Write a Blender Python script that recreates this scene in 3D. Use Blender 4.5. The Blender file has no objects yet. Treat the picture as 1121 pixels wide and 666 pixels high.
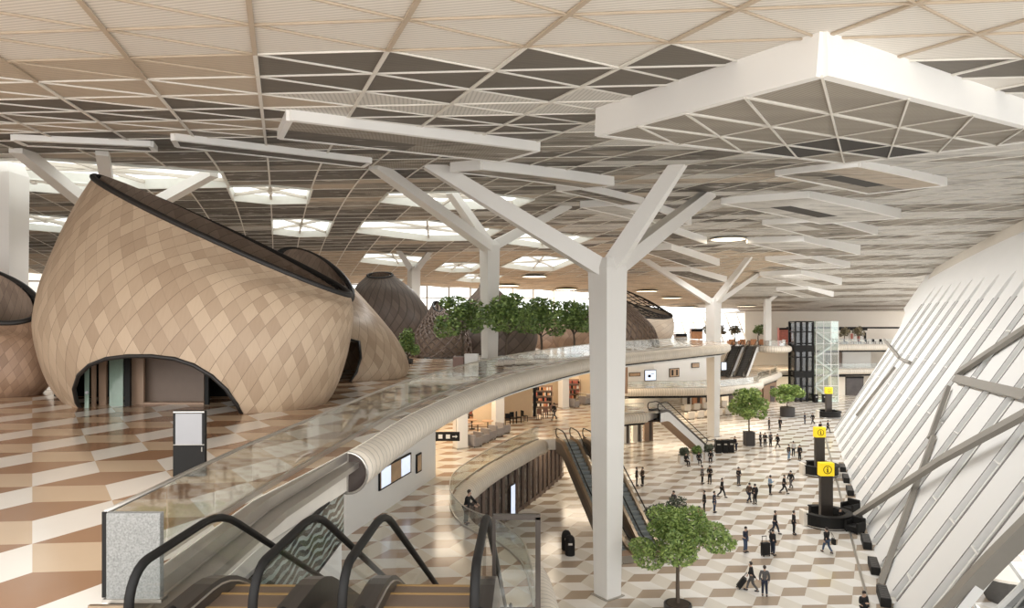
import bpy, bmesh, math, random
from mathutils import Vector, Matrix
from mathutils.bvhtree import BVHTree
random.seed(7)
PI = math.pi
SC = bpy.context.scene
COL = SC.collection
H = 16.4                    # eye height above the hall floor
F = 750.0                   # focal length for a 1121 px wide frame
CX, CY = 560.5, 345.0
Z1, Z2 = 5.7, 12.9          # upper floor heights

def at_z(px, py, z):
    Y = F * (H - z) / (py - CY)
    return Vector(((px - CX) * Y / F, Y, z))
def at_y(px, py, Y):
    return Vector(((px - CX) * Y / F, Y, H - (py - CY) * Y / F))
def lerp(a, b, t): return a + (b - a) * t
def interp(x, pts):
    if x <= pts[0][0]: return pts[0][1]
    for i in range(len(pts) - 1):
        x0, y0 = pts[i]; x1, y1 = pts[i + 1]
        if x <= x1:
            # smooth (monotone-ish hermite)
            def sl(k):
                if k <= 0 or k >= len(pts) - 1: 
                    k0 = max(0, min(k, len(pts) - 2)); return (pts[k0+1][1]-pts[k0][1])/(pts[k0+1][0]-pts[k0][0])
                return (pts[k+1][1]-pts[k-1][1])/(pts[k+1][0]-pts[k-1][0])
            h = x1 - x0; t = (x - x0) / h
            m0, m1 = sl(i) * h, sl(i + 1) * h
            return ((2*t**3-3*t**2+1)*y0 + (t**3-2*t**2+t)*m0 + (-2*t**3+3*t**2)*y1 + (t**3-t**2)*m1)
    return pts[-1][1]
def catmull(pts, n):
    P = [Vector(p) for p in pts]; out = []
    for i in range(len(P) - 1):
        p0 = P[max(i-1, 0)]; p1 = P[i]; p2 = P[i+1]; p3 = P[min(i+2, len(P)-1)]
        for k in range(n):
            t = k / n
            out.append(0.5*((2*p1)+(p2-p0)*t+(2*p0-5*p1+4*p2-p3)*t*t+(3*p1-p0-3*p2+p3)*t**3))
    out.append(P[-1]); return out

# ------------------------------------------------------------------ materials
def new_mat(name):
    m = bpy.data.materials.new(name); m.use_nodes = True
    nt = m.node_tree; return m, nt, nt.nodes['Principled BSDF']
def N(nt, t, **kw):
    n = nt.nodes.new(t)
    for k, v in kw.items(): setattr(n, k, v)
    return n
def MATH(nt, op, a, b=None, c=None):
    n = nt.nodes.new('ShaderNodeMath'); n.operation = op
    for i, v in enumerate((a, b, c)):
        if v is None: continue
        if isinstance(v, (int, float)): n.inputs[i].default_value = v
        else: nt.links.new(v, n.inputs[i])
    return n.outputs[0]
def MIXC(nt, fac, a, b, blend='MIX'):
    n = nt.nodes.new('ShaderNodeMix'); n.data_type = 'RGBA'; n.blend_type = blend
    for s, v in ((n.inputs['Factor'], fac), (n.inputs[6], a), (n.inputs[7], b)):
        if isinstance(v, (int, float)): s.default_value = v
        elif isinstance(v, (tuple, list)): s.default_value = (*v[:3], 1)
        else: nt.links.new(v, s)
    return n.outputs[2]
def simple(name, col, rough=.5, metal=0., spec=.5, var=.06, scale=3., emit=0.):
    m, nt, b = new_mat(name)
    tc = N(nt, 'ShaderNodeTexCoord'); no = N(nt, 'ShaderNodeTexNoise')
    no.inputs['Scale'].default_value = scale; no.inputs['Detail'].default_value = 3
    nt.links.new(tc.outputs['Object'], no.inputs['Vector'])
    lo = tuple(c * (1 - var) for c in col); hi = tuple(min(1, c * (1 + var)) for c in col)
    nt.links.new(MIXC(nt, no.outputs['Fac'], lo, hi), b.inputs['Base Color'])
    b.inputs['Roughness'].default_value = rough; b.inputs['Metallic'].default_value = metal
    b.inputs['Specular IOR Level'].default_value = spec
    if emit:
        b.inputs['Emission Color'].default_value = (*col, 1); b.inputs['Emission Strength'].default_value = emit
    return m
def glass_mat(name, tint=(.9, .95, .92), refl=.12):
    m, nt, b = new_mat(name); nt.nodes.remove(b)
    out = nt.nodes['Material Output']
    tr = N(nt, 'ShaderNodeBsdfTransparent'); tr.inputs[0].default_value = (*tint, 1)
    gl = N(nt, 'ShaderNodeBsdfGlossy'); gl.inputs['Roughness'].default_value = .03
    lw = N(nt, 'ShaderNodeLayerWeight'); lw.inputs['Blend'].default_value = .25
    f = MATH(nt, 'ADD', MATH(nt, 'MULTIPLY', lw.outputs['Fresnel'], .42), refl * .5)
    f = MATH(nt, 'MINIMUM', f, .85)
    mx = N(nt, 'ShaderNodeMixShader'); nt.links.new(f, mx.inputs[0])
    nt.links.new(tr.outputs[0], mx.inputs[1]); nt.links.new(gl.outputs[0], mx.inputs[2])
    nt.links.new(mx.outputs[0], out.inputs['Surface'])
    return m
def tile_mat(name, s, ang, cols, rough=.16, spec=.5):
    """rhombille stone paving of three stones"""
    m, nt, b = new_mat(name)
    tc = N(nt, 'ShaderNodeNewGeometry'); sp = N(nt, 'ShaderNodeSeparateXYZ')
    nt.links.new(tc.outputs['Position'], sp.inputs[0])
    h = s * math.sqrt(3) / 2; cs = []
    for k in range(3):
        th = ang + PI/2 + k * 2*PI/3
        cs.append(MATH(nt, 'ADD', MATH(nt, 'MULTIPLY', sp.outputs[0], math.cos(th)/h), MATH(nt, 'MULTIPLY', sp.outputs[1], math.sin(th)/h)))
    fl = [MATH(nt, 'FLOOR', c) for c in cs]
    sm = MATH(nt, 'ADD', MATH(nt, 'ADD', fl[0], fl[1]), fl[2])
    sg = MATH(nt, 'MULTIPLY_ADD', sm, 2., 3.)
    k = MATH(nt, 'FLOORED_MODULO', MATH(nt, 'ADD', MATH(nt, 'MULTIPLY', MATH(nt, 'SUBTRACT', fl[0], fl[1]), sg), .5), 3.)
    is1 = MATH(nt, 'GREATER_THAN', k, 1.); is2 = MATH(nt, 'GREATER_THAN', k, 2.)
    no = N(nt, 'ShaderNodeTexNoise'); no.inputs['Scale'].default_value = 1.3; no.inputs['Detail'].default_value = 5
    nt.links.new(tc.outputs['Position'], no.inputs['Vector'])
    c = MIXC(nt, is2, MIXC(nt, is1, cols[0], cols[1]), cols[2])
    c = MIXC(nt, MATH(nt, 'MULTIPLY', no.outputs['Fac'], .3), c, MIXC(nt, 1., c, (.72, .68, .62), 'MULTIPLY'))
    nt.links.new(c, b.inputs['Base Color'])
    b.inputs['Roughness'].default_value = rough; b.inputs['Specular IOR Level'].default_value = spec
    return m
def ceil_mat(name, col, depth=.5, ang=0., per=.13):
    """louvred ceiling panel: fine parallel blades with open gaps"""
    m, nt, b = new_mat(name)
    g = N(nt, 'ShaderNodeNewGeometry'); sp = N(nt, 'ShaderNodeSeparateXYZ'); nt.links.new(g.outputs['Position'], sp.inputs[0])
    u = MATH(nt, 'ADD', MATH(nt, 'MULTIPLY', sp.outputs[0], math.cos(ang)/per), MATH(nt, 'MULTIPLY', sp.outputs[1], math.sin(ang)/per))
    st = MATH(nt, 'GREATER_THAN', MATH(nt, 'FRACT', u), .62)
    def nz(scale, lo, hi, sc=1.):
        mp = N(nt, 'ShaderNodeMapping'); mp.inputs['Scale'].default_value = scale; mp.inputs['Rotation'].default_value = (0, 0, .12)
        nt.links.new(g.outputs['Position'], mp.inputs['Vector'])
        no = N(nt, 'ShaderNodeTexNoise'); no.inputs['Scale'].default_value = sc; no.inputs['Detail'].default_value = 5; no.inputs['Roughness'].default_value = .6
        nt.links.new(mp.outputs[0], no.inputs['Vector'])
        rr = N(nt, 'ShaderNodeMapRange'); rr.inputs[1].default_value = lo; rr.inputs[2].default_value = hi
        nt.links.new(no.outputs['Fac'], rr.inputs[0]); return rr.outputs[0]
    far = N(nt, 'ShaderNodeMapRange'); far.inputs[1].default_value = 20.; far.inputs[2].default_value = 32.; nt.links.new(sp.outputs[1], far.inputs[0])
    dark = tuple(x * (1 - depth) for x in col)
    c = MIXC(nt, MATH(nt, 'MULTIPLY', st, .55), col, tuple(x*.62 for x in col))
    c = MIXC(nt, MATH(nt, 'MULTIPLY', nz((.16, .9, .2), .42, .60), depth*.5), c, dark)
    c = MIXC(nt, MATH(nt, 'MULTIPLY', MATH(nt, 'MULTIPLY', nz((.3, 1.5, .3), .53, .60), far.outputs[0]), min(.8, depth*1.5)), c, (.075, .066, .056))  # dark streaks painted in for reflections through the louvre gaps
    c = MIXC(nt, MATH(nt, 'MULTIPLY', MATH(nt, 'MULTIPLY', nz((.5, 2.2, .5), .60, .66), far.outputs[0]), .8), c, (.78, .755, .71))  # pale streaks of the same painted reflections
    nt.links.new(c, b.inputs['Base Color']); b.inputs['Roughness'].default_value = .7
    b.inputs['Specular IOR Level'].default_value = .25
    return m
def wood_mat(name, c1, c2, line, lw=.035, seams=.9):
    """diamond timber shingles laid out in UV space"""
    m, nt, b = new_mat(name)
    uv = N(nt, 'ShaderNodeUVMap'); uv.uv_map = 'UVMap'
    sp = N(nt, 'ShaderNodeSeparateXYZ'); nt.links.new(uv.outputs[0], sp.inputs[0])
    a = MATH(nt, 'ADD', sp.outputs[0], sp.outputs[1]); d = MATH(nt, 'SUBTRACT', sp.outputs[0], sp.outputs[1])
    cb = N(nt, 'ShaderNodeCombineXYZ'); nt.links.new(MATH(nt, 'FLOOR', a), cb.inputs[0]); nt.links.new(MATH(nt, 'FLOOR', d), cb.inputs[1])
    wn = N(nt, 'ShaderNodeTexWhiteNoise'); wn.noise_dimensions = '2D'; nt.links.new(cb.outputs[0], wn.inputs['Vector'])
    mp = N(nt, 'ShaderNodeMapping'); mp.inputs['Scale'].default_value = (9, 1.2, 1); nt.links.new(uv.outputs[0], mp.inputs['Vector'])
    no = N(nt, 'ShaderNodeTexNoise'); no.inputs['Scale'].default_value = 1.; no.inputs['Detail'].default_value = 4
    nt.links.new(mp.outputs[0], no.inputs['Vector'])
    f = MATH(nt, 'ADD', MATH(nt, 'MULTIPLY', wn.outputs['Value'], .75), MATH(nt, 'MULTIPLY', no.outputs['Fac'], .3))
    c = MIXC(nt, f, c1, c2)
    l1 = MATH(nt, 'LESS_THAN', MATH(nt, 'FRACT', d), lw); l2 = MATH(nt, 'LESS_THAN', MATH(nt, 'FRACT', a), lw * .6)
    ln = MATH(nt, 'MAXIMUM', MATH(nt, 'MULTIPLY', l1, seams), MATH(nt, 'MULTIPLY', l2, seams * .5))
    nt.links.new(MIXC(nt, ln, c, line), b.inputs['Base Color'])
    bp = N(nt, 'ShaderNodeBump'); bp.inputs['Strength'].default_value = .25; bp.inputs['Distance'].default_value = .03
    nt.links.new(MATH(nt, 'FRACT', d), bp.inputs['Height']); nt.links.new(bp.outputs[0], b.inputs['Normal'])
    b.inputs['Roughness'].default_value = .5; b.inputs['Specular IOR Level'].default_value = .35
    return m
def ribbed_mat(name, col, per, dark=.72):
    """cladding with rings across a tube (u of the UV runs along it in metres)"""
    m, nt, b = new_mat(name)
    uv = N(nt, 'ShaderNodeUVMap'); uv.uv_map = 'UVMap'
    sp = N(nt, 'ShaderNodeSeparateXYZ'); nt.links.new(uv.outputs[0], sp.inputs[0])
    l = MATH(nt, 'LESS_THAN', MATH(nt, 'FRACT', MATH(nt, 'DIVIDE', sp.outputs[0], per)), .14)
    wn = N(nt, 'ShaderNodeTexWhiteNoise'); wn.noise_dimensions = '1D'
    nt.links.new(MATH(nt, 'FLOOR', MATH(nt, 'DIVIDE', sp.outputs[0], per)), wn.inputs['W'])
    c = MIXC(nt, wn.outputs['Value'], tuple(x*.9 for x in col), col)
    nt.links.new(MIXC(nt, l, c, tuple(x*dark*.8 for x in col)), b.inputs['Base Color'])
    b.inputs['Roughness'].default_value = .45
    return m

M = {}
M['white'] = simple('white paint', (.80, .79, .76), .45, var=.03, scale=.7)
M['column'] = simple('column paint', (.80, .78, .745), .4, var=.025, scale=.5)
M['facade'] = simple('facade paint', (.84, .835, .82), .5, var=.03, scale=.25)
M['facade_seam'] = simple('facade seam', (.20, .19, .18), .5)
M['bracket'] = simple('facade brace paint', (.27, .25, .22), .45, var=.05)
M['sky_well'] = simple('skylight well paint', (.80, .81, .76), .5, var=.05)
M['trim'] = simple('beige trim', (.62, .57, .50), .5)
M['rib'] = simple('ceiling rib light', (.78, .75, .69), .5)
M['rib_gap_shade'] = simple('ceiling gap shade', (.50, .41, .31), .5)
M['fascia'] = simple('ceiling fascia paint', (.92, .91, .885), .45, var=.02, scale=.5)
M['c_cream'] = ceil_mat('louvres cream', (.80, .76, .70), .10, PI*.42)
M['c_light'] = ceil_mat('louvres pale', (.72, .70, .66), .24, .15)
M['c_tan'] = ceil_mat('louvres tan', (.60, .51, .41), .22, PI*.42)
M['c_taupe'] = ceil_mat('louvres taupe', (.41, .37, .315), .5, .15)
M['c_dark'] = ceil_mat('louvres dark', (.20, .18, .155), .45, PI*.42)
M['c_lamplit'] = ceil_mat('louvres lamplit tint', (.66, .54, .41), .25, .15)
M['c_black'] = simple('ceiling recess shade', (.06, .055, .05), .8)
M['floor0'] = tile_mat('hall paving', 1.42, math.radians(2), [(.84, .82, .785), (.40, .32, .245), (.73, .69, .62)])
M['floor1'] = tile_mat('gallery paving', 1.35, math.radians(4), [(.82, .79, .73), (.42, .28, .19), (.74, .66, .54)])
M['floor2'] = tile_mat('upper paving', 1.42, math.radians(5), [(.60, .45, .31), (.33, .185, .105), (.82, .77, .70)])
M['tube'] = ribbed_mat('ringed cladding', (.74, .67, .57), .36)
M['slab_edge'] = simple('slab soffit', (.75, .70, .62), .6)
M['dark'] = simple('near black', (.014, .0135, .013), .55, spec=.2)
M['black_rim'] = simple('black rim steel', (.018, .016, .015), .5)
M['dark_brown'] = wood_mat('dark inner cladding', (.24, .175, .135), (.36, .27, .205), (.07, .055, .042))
M['lattice'] = simple('lattice timber', (.16, .115, .09), .55)
M['wood'] = wood_mat('timber shingles', (.37, .265, .18), (.57, .44, .315), (.17, .12, .085))
M['wood_grey'] = wood_mat('pale timber shingles', (.50, .42, .34), (.66, .58, .48), (.22, .17, .13))
M['wood_brown'] = wood_mat('brown timber shingles', (.25, .155, .10), (.42, .28, .19), (.12, .08, .055))
M['wood_stripe'] = wood_mat('dark striped shingles', (.085, .062, .05), (.135, .10, .08), (.06, .045, .035), .16)
M['glass'] = glass_mat('clear balustrade glass', (.965, .985, .975), .10)
M['sky_glass'] = glass_mat('milky skylight glass', (.74, .755, .72), .05)
M['facade_glass'] = glass_mat('tinted facade glass', (.33, .34, .345), .05)
M['outer_glass'] = glass_mat('blue grey outer glass', (.20, .235, .26), .08)
M['glass_green'] = glass_mat('greenish glass', (.80, .87, .83), .16)
M['pane'] = glass_mat('window glass', (.96, .98, .98), .05)
M['tower_glass'] = glass_mat('dark lift shaft glass', (.42, .44, .45), .2)
M['steel'] = simple('brushed steel', (.50, .47, .43), .32, .85)
M['bronze'] = simple('bronze profile', (.36, .27, .19), .35, .8)
M['esc_dark'] = simple('escalator deck', (.06, .05, .043), .3, .5)
M['esc_side'] = simple('escalator side cladding', (.13, .105, .085), .4, .3)
M['esc_white'] = simple('white escalator cladding', (.78, .77, .75), .4)
M['step'] = simple('escalator step', (.085, .08, .075), .45, .3)
M['step_grey'] = simple('grey escalator step', (.22, .24, .24), .45, .3)
M['step_brown'] = simple('brown escalator step', (.15, .105, .075), .45, .3)
M['gold'] = simple('yellow step edge', (.34, .21, .08), .4, .3)
M['rubber'] = simple('black rubber handrail', (.008, .0075, .007), .55, spec=.2)
M['yellow'] = simple('yellow sign', (.90, .66, .02), .4, var=.02, emit=.25)
M['granite'] = simple('speckled granite', (.215, .215, .205), .5, var=.75, scale=45.)
M['screen'] = simple('lit screen', (.27, .27, .28), .3, var=.05, emit=.15)
M['screen_blue'] = simple('lit blue screen', (.62, .70, .86), .3, var=.3, emit=.6, scale=2.)
M['poster'] = simple('brown picture', (.45, .30, .18), .4, var=.7, scale=1.2)
M['beige_wall'] = simple('beige shop wall', (.66, .51, .34), .6, var=.05)
M['cream_wall'] = simple('cream wall', (.78, .72, .63), .6, var=.03)
M['brown_panel'] = simple('brown timber panel', (.33, .22, .15), .45, var=.12, scale=1.5)
M['beige_panel'] = simple('beige interior panel', (.17, .12, .09), .5, var=.08)
M['green_glass'] = simple('green edged glass', (.25, .33, .27), .12, var=.15)
M['shop_glass'] = simple('dark shop glass', (.07, .055, .05), .1, var=.4, scale=.8)
M['red'] = simple('red shop goods', (.45, .12, .08), .5, var=.5, scale=2.)
M['orange'] = simple('orange shop front', (.62, .30, .15), .5, var=.3)
M['sofa'] = simple('grey armchair fabric', (.34, .31, .30), .8, var=.1, scale=8)
M['chair_brown'] = simple('brown chair', (.20, .11, .08), .6)
M['table_wood'] = simple('table wood', (.50, .30, .18), .4)
M['seat_white'] = simple('cream lounge seat', (.76, .69, .60), .6)
M['planter_dark'] = simple('dark planter', (.045, .04, .038), .5)
M['planter_white'] = simple('white planter', (.75, .73, .70), .5)
M['planter_brown'] = simple('brown planter', (.25, .15, .12), .5)
M['soil'] = simple('soil', (.07, .05, .035), .9)
M['bark'] = simple('bark', (.10, .075, .055), .85, var=.3, scale=9)
M['concrete'] = simple('dark concrete', (.09, .085, .08), .8, var=.2)
def leaf_mat(name, c1, c2):
    m, nt, b = new_mat(name)
    oi = N(nt, 'ShaderNodeNewGeometry')
    c = MIXC(nt, oi.outputs['Random Per Island'], c1, c2)
    nt.links.new(c, b.inputs['Base Color']); b.inputs['Roughness'].default_value = .5
    b.inputs['Subsurface Weight'].default_value = 0.0
    return m
M['leaf'] = leaf_mat('bright leaves', (.10, .18, .04), (.36, .46, .13))
M['leaf_dark'] = leaf_mat('deep leaves', (.055, .11, .028), (.26, .36, .10))
M['leaf_grey'] = leaf_mat('grey green leaves', (.06, .075, .05), (.19, .21, .15))
M['leaf_autumn'] = leaf_mat('olive leaves', (.13, .11, .06), (.34, .28, .17))
def reflect_panel():
    m, nt, b = new_mat('painted wavy reflection')
    g = N(nt, 'ShaderNodeNewGeometry'); no = N(nt, 'ShaderNodeTexNoise'); no.inputs['Scale'].default_value = .9
    nt.links.new(g.outputs['Position'], no.inputs['Vector'])
    sp = N(nt, 'ShaderNodeSeparateXYZ'); nt.links.new(g.outputs['Position'], sp.inputs[0])
    w = MATH(nt, 'FRACT', MATH(nt, 'ADD', MATH(nt, 'MULTIPLY', sp.outputs[2], 5.), MATH(nt, 'MULTIPLY', no.outputs['Fac'], 3.)))
    c = MIXC(nt, MATH(nt, 'GREATER_THAN', w, .6), (.035, .045, .042), (.30, .36, .34))  # stripes painted in as a distorted reflection of escalator steps
    nt.links.new(c, b.inputs['Base Color']); b.inputs['Roughness'].default_value = .12
    return m
M['wavy'] = reflect_panel()

# ------------------------------------------------------------------ mesh helpers
class MB:
    def __init__(s): s.v = []; s.f = []; s.m = []; s.uv = {}
    def face(s, idx, mi=0, uv=None):
        s.f.append(tuple(idx)); s.m.append(mi)
        if uv: s.uv[len(s.f) - 1] = uv
    def poly(s, pts, mi=0, uv=None):
        n = len(s.v); s.v += [tuple(p) for p in pts]; s.face(range(n, n + len(pts)), mi, uv)
    def box(s, c, size, rz=0., mi=0, mat=None):
        c = Vector(c); hx, hy, hz = (d / 2 for d in size)
        R = mat if mat is not None else Matrix.Rotation(rz, 3, 'Z')
        n = len(s.v)
        for x, y, z in ((-1,-1,-1),(1,-1,-1),(1,1,-1),(-1,1,-1),(-1,-1,1),(1,-1,1),(1,1,1),(-1,1,1)):
            s.v.append(tuple(c + R @ Vector((x*hx, y*hy, z*hz))))
        for q in ((0,3,2,1),(4,5,6,7),(0,1,5,4),(1,2,6,5),(2,3,7,6),(3,0,4,7)):
            s.face([n + i for i in q], mi)
    def bar(s, p, q, w, h=None, up=(0, 0, 1), mi=0, w2=None, h2=None):
        """box beam from p to q, w across and h along up; w2/h2 at the far end"""
        p = Vector(p); q = Vector(q); h = w if h is None else h
        w2 = w if w2 is None else w2; h2 = h if h2 is None else h2
        d = (q - p).normalized(); a = d.cross(Vector(up))
        if a.length < 1e-4: a = d.cross(Vector((1, 0, 0)))
        a.normalize(); b = a.cross(d).normalized(); n = len(s.v)
        for c, ww, hh in ((p, w, h), (q, w2, h2)):
            for i, j in ((-1,-1),(1,-1),(1,1),(-1,1)): s.v.append(tuple(c + a*(i*ww/2) + b*(j*hh/2)))
        for k in ((0,1,2,3),(7,6,5,4),(0,4,5,1),(1,5,6,2),(2,6,7,3),(3,7,4,0)): s.face([n+i for i in k], mi)
    def tube(s, path, r, seg=12, mi=0, cap=True, closed=False, uvs=True):
        P = [Vector(p) for p in path]; n = len(P); rr = r if isinstance(r, (list, tuple)) else [r]*n
        base = len(s.v); prev = None; L = 0; lens = []
        for i, p in enumerate(P):
            if closed: d = P[(i+1) % n] - P[i-1]
            else: d = P[min(i+1, n-1)] - P[max(i-1, 0)]
            d = d.normalized() if d.length > 1e-9 else Vector((0, 0, 1))
            if prev is None:
                a = d.cross(Vector((0, 0, 1)))
                if a.length < 1e-3: a = d.cross(Vector((1, 0, 0)))
            else: a = prev - d * prev.dot(d)
            a.normalize(); prev = a; b = d.cross(a)
            if i: L += (P[i] - P[i-1]).length
            lens.append(L)
            for k in range(seg):
                t = 2*PI*k/seg
                s.v.append(tuple(p + (a*math.cos(t) + b*math.sin(t)) * rr[i]))
        m = n if closed else n - 1
        for i in range(m):
            j = (i+1) % n
            for k in range(seg):
                k2 = (k+1) % seg
                l1 = lens[i]; l2 = lens[j] if j else L + .1
                s.face((base+i*seg+k, base+i*seg+k2, base+j*seg+k2, base+j*seg+k), mi,
                       ((l1, k/seg), (l1, (k+1)/seg), (l2, (k+1)/seg), (l2, k/seg)) if uvs else None)
        if cap and not closed:
            s.face([base+k for k in range(seg)][::-1], mi); s.face([base+(n-1)*seg+k for k in range(seg)], mi)
    def lathe(s, prof, c=(0, 0, 0), seg=20, mi=0):
        c = Vector(c); base = len(s.v)
        for r, z in prof:
            for k in range(seg):
                t = 2*PI*k/seg; s.v.append((c.x + r*math.cos(t), c.y + r*math.sin(t), c.z + z))
        for i in range(len(prof)-1):
            for k in range(seg):
                k2 = (k+1) % seg
                s.face((base+i*seg+k, base+i*seg+k2, base+(i+1)*seg+k2, base+(i+1)*seg+k), mi)
        s.face([base+k for k in range(seg)][::-1], mi); s.face([base+(len(prof)-1)*seg+k for k in range(seg)], mi)
    def prism(s, poly, z0, z1, mi=0, mi_side=None):
        """vertical prism over an xy polygon"""
        ar = sum(poly[i][0]*poly[(i+1)%len(poly)][1]-poly[(i+1)%len(poly)][0]*poly[i][1] for i in range(len(poly)))
        if ar < 0: poly = poly[::-1]
        n = len(poly); b = len(s.v)
        s.v += [(p[0], p[1], z0) for p in poly] + [(p[0], p[1], z1) for p in poly]
        s.face([b+i for i in range(n)][::-1], mi if mi_side is None else mi_side); s.face([b+n+i for i in range(n)], mi)
        for i in range(n):
            j = (i+1) % n; s.face((b+i, b+j, b+n+j, b+n+i), mi if mi_side is None else mi_side)
    def build(s, name, mats, parent=None, smooth=False, bevel=0., origin=None):
        me = bpy.data.meshes.new(name)
        v = s.v
        if origin is not None:
            o = Vector(origin); v = [tuple(Vector(p) - o) for p in s.v]
        me.from_pydata(v, [], s.f)
        if not isinstance(mats, (list, tuple)): mats = [mats]
        for m in mats: me.materials.append(m)
        me.polygons.foreach_set('material_index', s.m)
        if s.uv:
            ul = me.uv_layers.new(name='UVMap')
            for fi, uv in s.uv.items():
                ls = me.polygons[fi].loop_start
                for k, c in enumerate(uv): ul.data[ls+k].uv = c
        if smooth: me.polygons.foreach_set('use_smooth', [True]*len(s.f))
        me.update()
        ob = bpy.data.objects.new(name, me); COL.objects.link(ob)
        if origin is not None: ob.location = origin
        if parent is not None: ob.parent = parent
        if bevel:
            bm = ob.modifiers.new('bevel', 'BEVEL'); bm.width = bevel; bm.segments = 2; bm.limit_method = 'ANGLE'
        return ob
def tag(o, label=None, cat=None, group=None, kind=None):
    if label: o['label'] = label
    if cat: o['category'] = cat
    if group: o['group'] = group
    if kind: o['kind'] = kind
    return o
def thing(name, label, cat, loc=(0, 0, 0), rz=0., group=None):
    o = bpy.data.objects.new(name, None); COL.objects.link(o)
    o.location = loc; o.rotation_euler = (0, 0, rz); o.empty_display_size = .2
    return tag(o, label, cat, group)
def struct(ob): return tag(ob, kind='structure')
def copy_tree(o, parent=None):
    c = o.copy(); COL.objects.link(c)
    if parent is not None: c.parent = parent
    for ch in list(o.children): copy_tree(ch, c)
    return c
def place_copy(src, loc, rz=0., label=None, group=None, scale=None):
    c = copy_tree(src); c.location = loc; c.rotation_euler = (0, 0, rz)
    if label: c['label'] = label
    if group: c['group'] = group
    if scale: c.scale = (scale,)*3
    return c

# ------------------------------------------------------------------ camera and light
cam = bpy.data.cameras.new('camera'); cam.sensor_width = 36; cam.lens = 36 * F / 1121
cam.sensor_fit = 'HORIZONTAL'; cam.shift_y = 12 / 1121; cam.clip_end = 600
co = bpy.data.objects.new('camera', cam); COL.objects.link(co)
co.location = (0, 0, H); co.rotation_euler = (PI/2, 0, 0); SC.camera = co
w = bpy.data.worlds.new('sky'); SC.world = w; w.use_nodes = True
bg = w.node_tree.nodes['Background']; bg.inputs[0].default_value = (1, .995, .985, 1); bg.inputs[1].default_value = 1.75
SC.view_settings.view_transform = 'Standard'; SC.view_settings.look = 'None'
SC.view_settings.gamma = 1; SC.view_settings.use_curve_mapping = False; SC.view_settings.exposure = 0.58
def area(name, loc, target, size, sy, power, col=(1, .97, .92)):
    l = bpy.data.lights.new(name, 'AREA'); l.shape = 'RECTANGLE'; l.size = size; l.size_y = sy; l.energy = power; l.color = col
    o = bpy.data.objects.new(name, l); COL.objects.link(o); o.location = loc
    o.rotation_euler = (Vector(target) - Vector(loc)).to_track_quat('-Z', 'Y').to_euler(); return o
# ================================================================== THE SETTING
def path2(pts, n=8): return [(p.x, p.y) for p in catmull([(a, b, 0) for a, b in pts], n)]
def offset(path, d):
    """shift an xy polyline sideways: positive d = to its left"""
    out = []
    for i, p in enumerate(path):
        a = path[max(i-1, 0)]; b = path[min(i+1, len(path)-1)]
        dx, dy = b[0]-a[0], b[1]-a[1]; l = math.hypot(dx, dy) or 1
        out.append((p[0] - dy/l*d, p[1] + dx/l*d))
    return out
def resample(path, step):
    out = [path[0]]; acc = 0
    for i in range(len(path)-1):
        a = Vector(path[i]); b = Vector(path[i+1]); L = (b-a).length; t = step - acc
        while t <= L:
            out.append(tuple(a + (b-a)*(t/L))); t += step
        acc = (acc + L) % step if L else acc
    if (Vector(out[-1]) - Vector(path[-1])).length > .05: out.append(path[-1])
    return out

# ground floor
b = MB(); b.poly([(-75, -25, 0), (110, -25, 0), (110, 185, 0), (-75, 185, 0)])
struct(b.build('floor', M['floor0']))

E2n = [(-4.9, 6.9), (-4.9, 10), (-4.9, 13)]
E2a = path2([(-4.9, 13), (-4.14, 18.2), (-3.58, 24.3), (-2.3, 31.5), (-.55, 38.9), (2.5, 47.5), (6.84, 57.3), (10.5, 63.3), (21.5, 76.9), (25.5, 82), (27, 88), (26, 96), (23, 106)], 8)
Z3 = 10.65                  # the gallery across the far end
E2b = path2([(58.2, 132.6), (70, 133.4), (92, 136)], 6)
E2d = path2([(46.2, 126.9), (46.5, 124.7), (49, 124.6), (51.3, 127), (52.2, 131)], 6)
E2c = path2([(25, 113), (29, 118), (33, 123), (35.5, 126.9)], 6)
E2 = E2n + E2a[1:]
poly2 = E2 + [(20, 124), (16, 168), (-75, 168), (-75, -2), (1.2, -2), (1.2, 6.9)]
b = MB(); b.prism(poly2, Z2 - 1.0, Z2, 0, 1)
struct(b.build('floor', [M['floor2'], M['slab_edge']]))
b = MB(); b.prism(E2c + [(41.5, 127.0)] + E2d + [(52.5, 132.6)] + E2b + [(92, 168), (24, 168)], Z3 - 1.0, Z3, 0, 1)
struct(b.build('floor', [M['floor2'], M['slab_edge']]))

E1 = path2([(1.5, 14), (1.3, 22), (1.1, 26.9), (.77, 29.7), (-.46, 32.6), (-1.85, 34.3), (-2.9, 37.3), (-3.2, 41.3), (-2.4, 45.3), (-1, 49.9), (2.0, 57.6), (2.6, 58.6)], 6)
E1 += [(3.1, 58.9), (8.6, 58.9)]
E1c = path2([(8.9, 60), (9.4, 66), (11.3, 72.6), (14.6, 74.7)], 6)
E1d = path2([(16.5, 77.7), (13.4, 80.5), (8.6, 85.5), (7, 92), (10.5, 97.4), (18.5, 99), (28.5, 100), (33, 102.5), (38.5, 107), (41, 113), (46, 121), (49.5, 127), (51.8, 133), (58, 134.8), (90, 138)], 6)
E1 += E1c + E1d
poly1 = E1 + [(86, 168), (-60, 168), (-60, 14)]
b = MB(); b.prism(poly1, Z1 - .9, Z1, 0, 1)
struct(b.build('floor', [M['floor1'], M['slab_edge']]))

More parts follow.
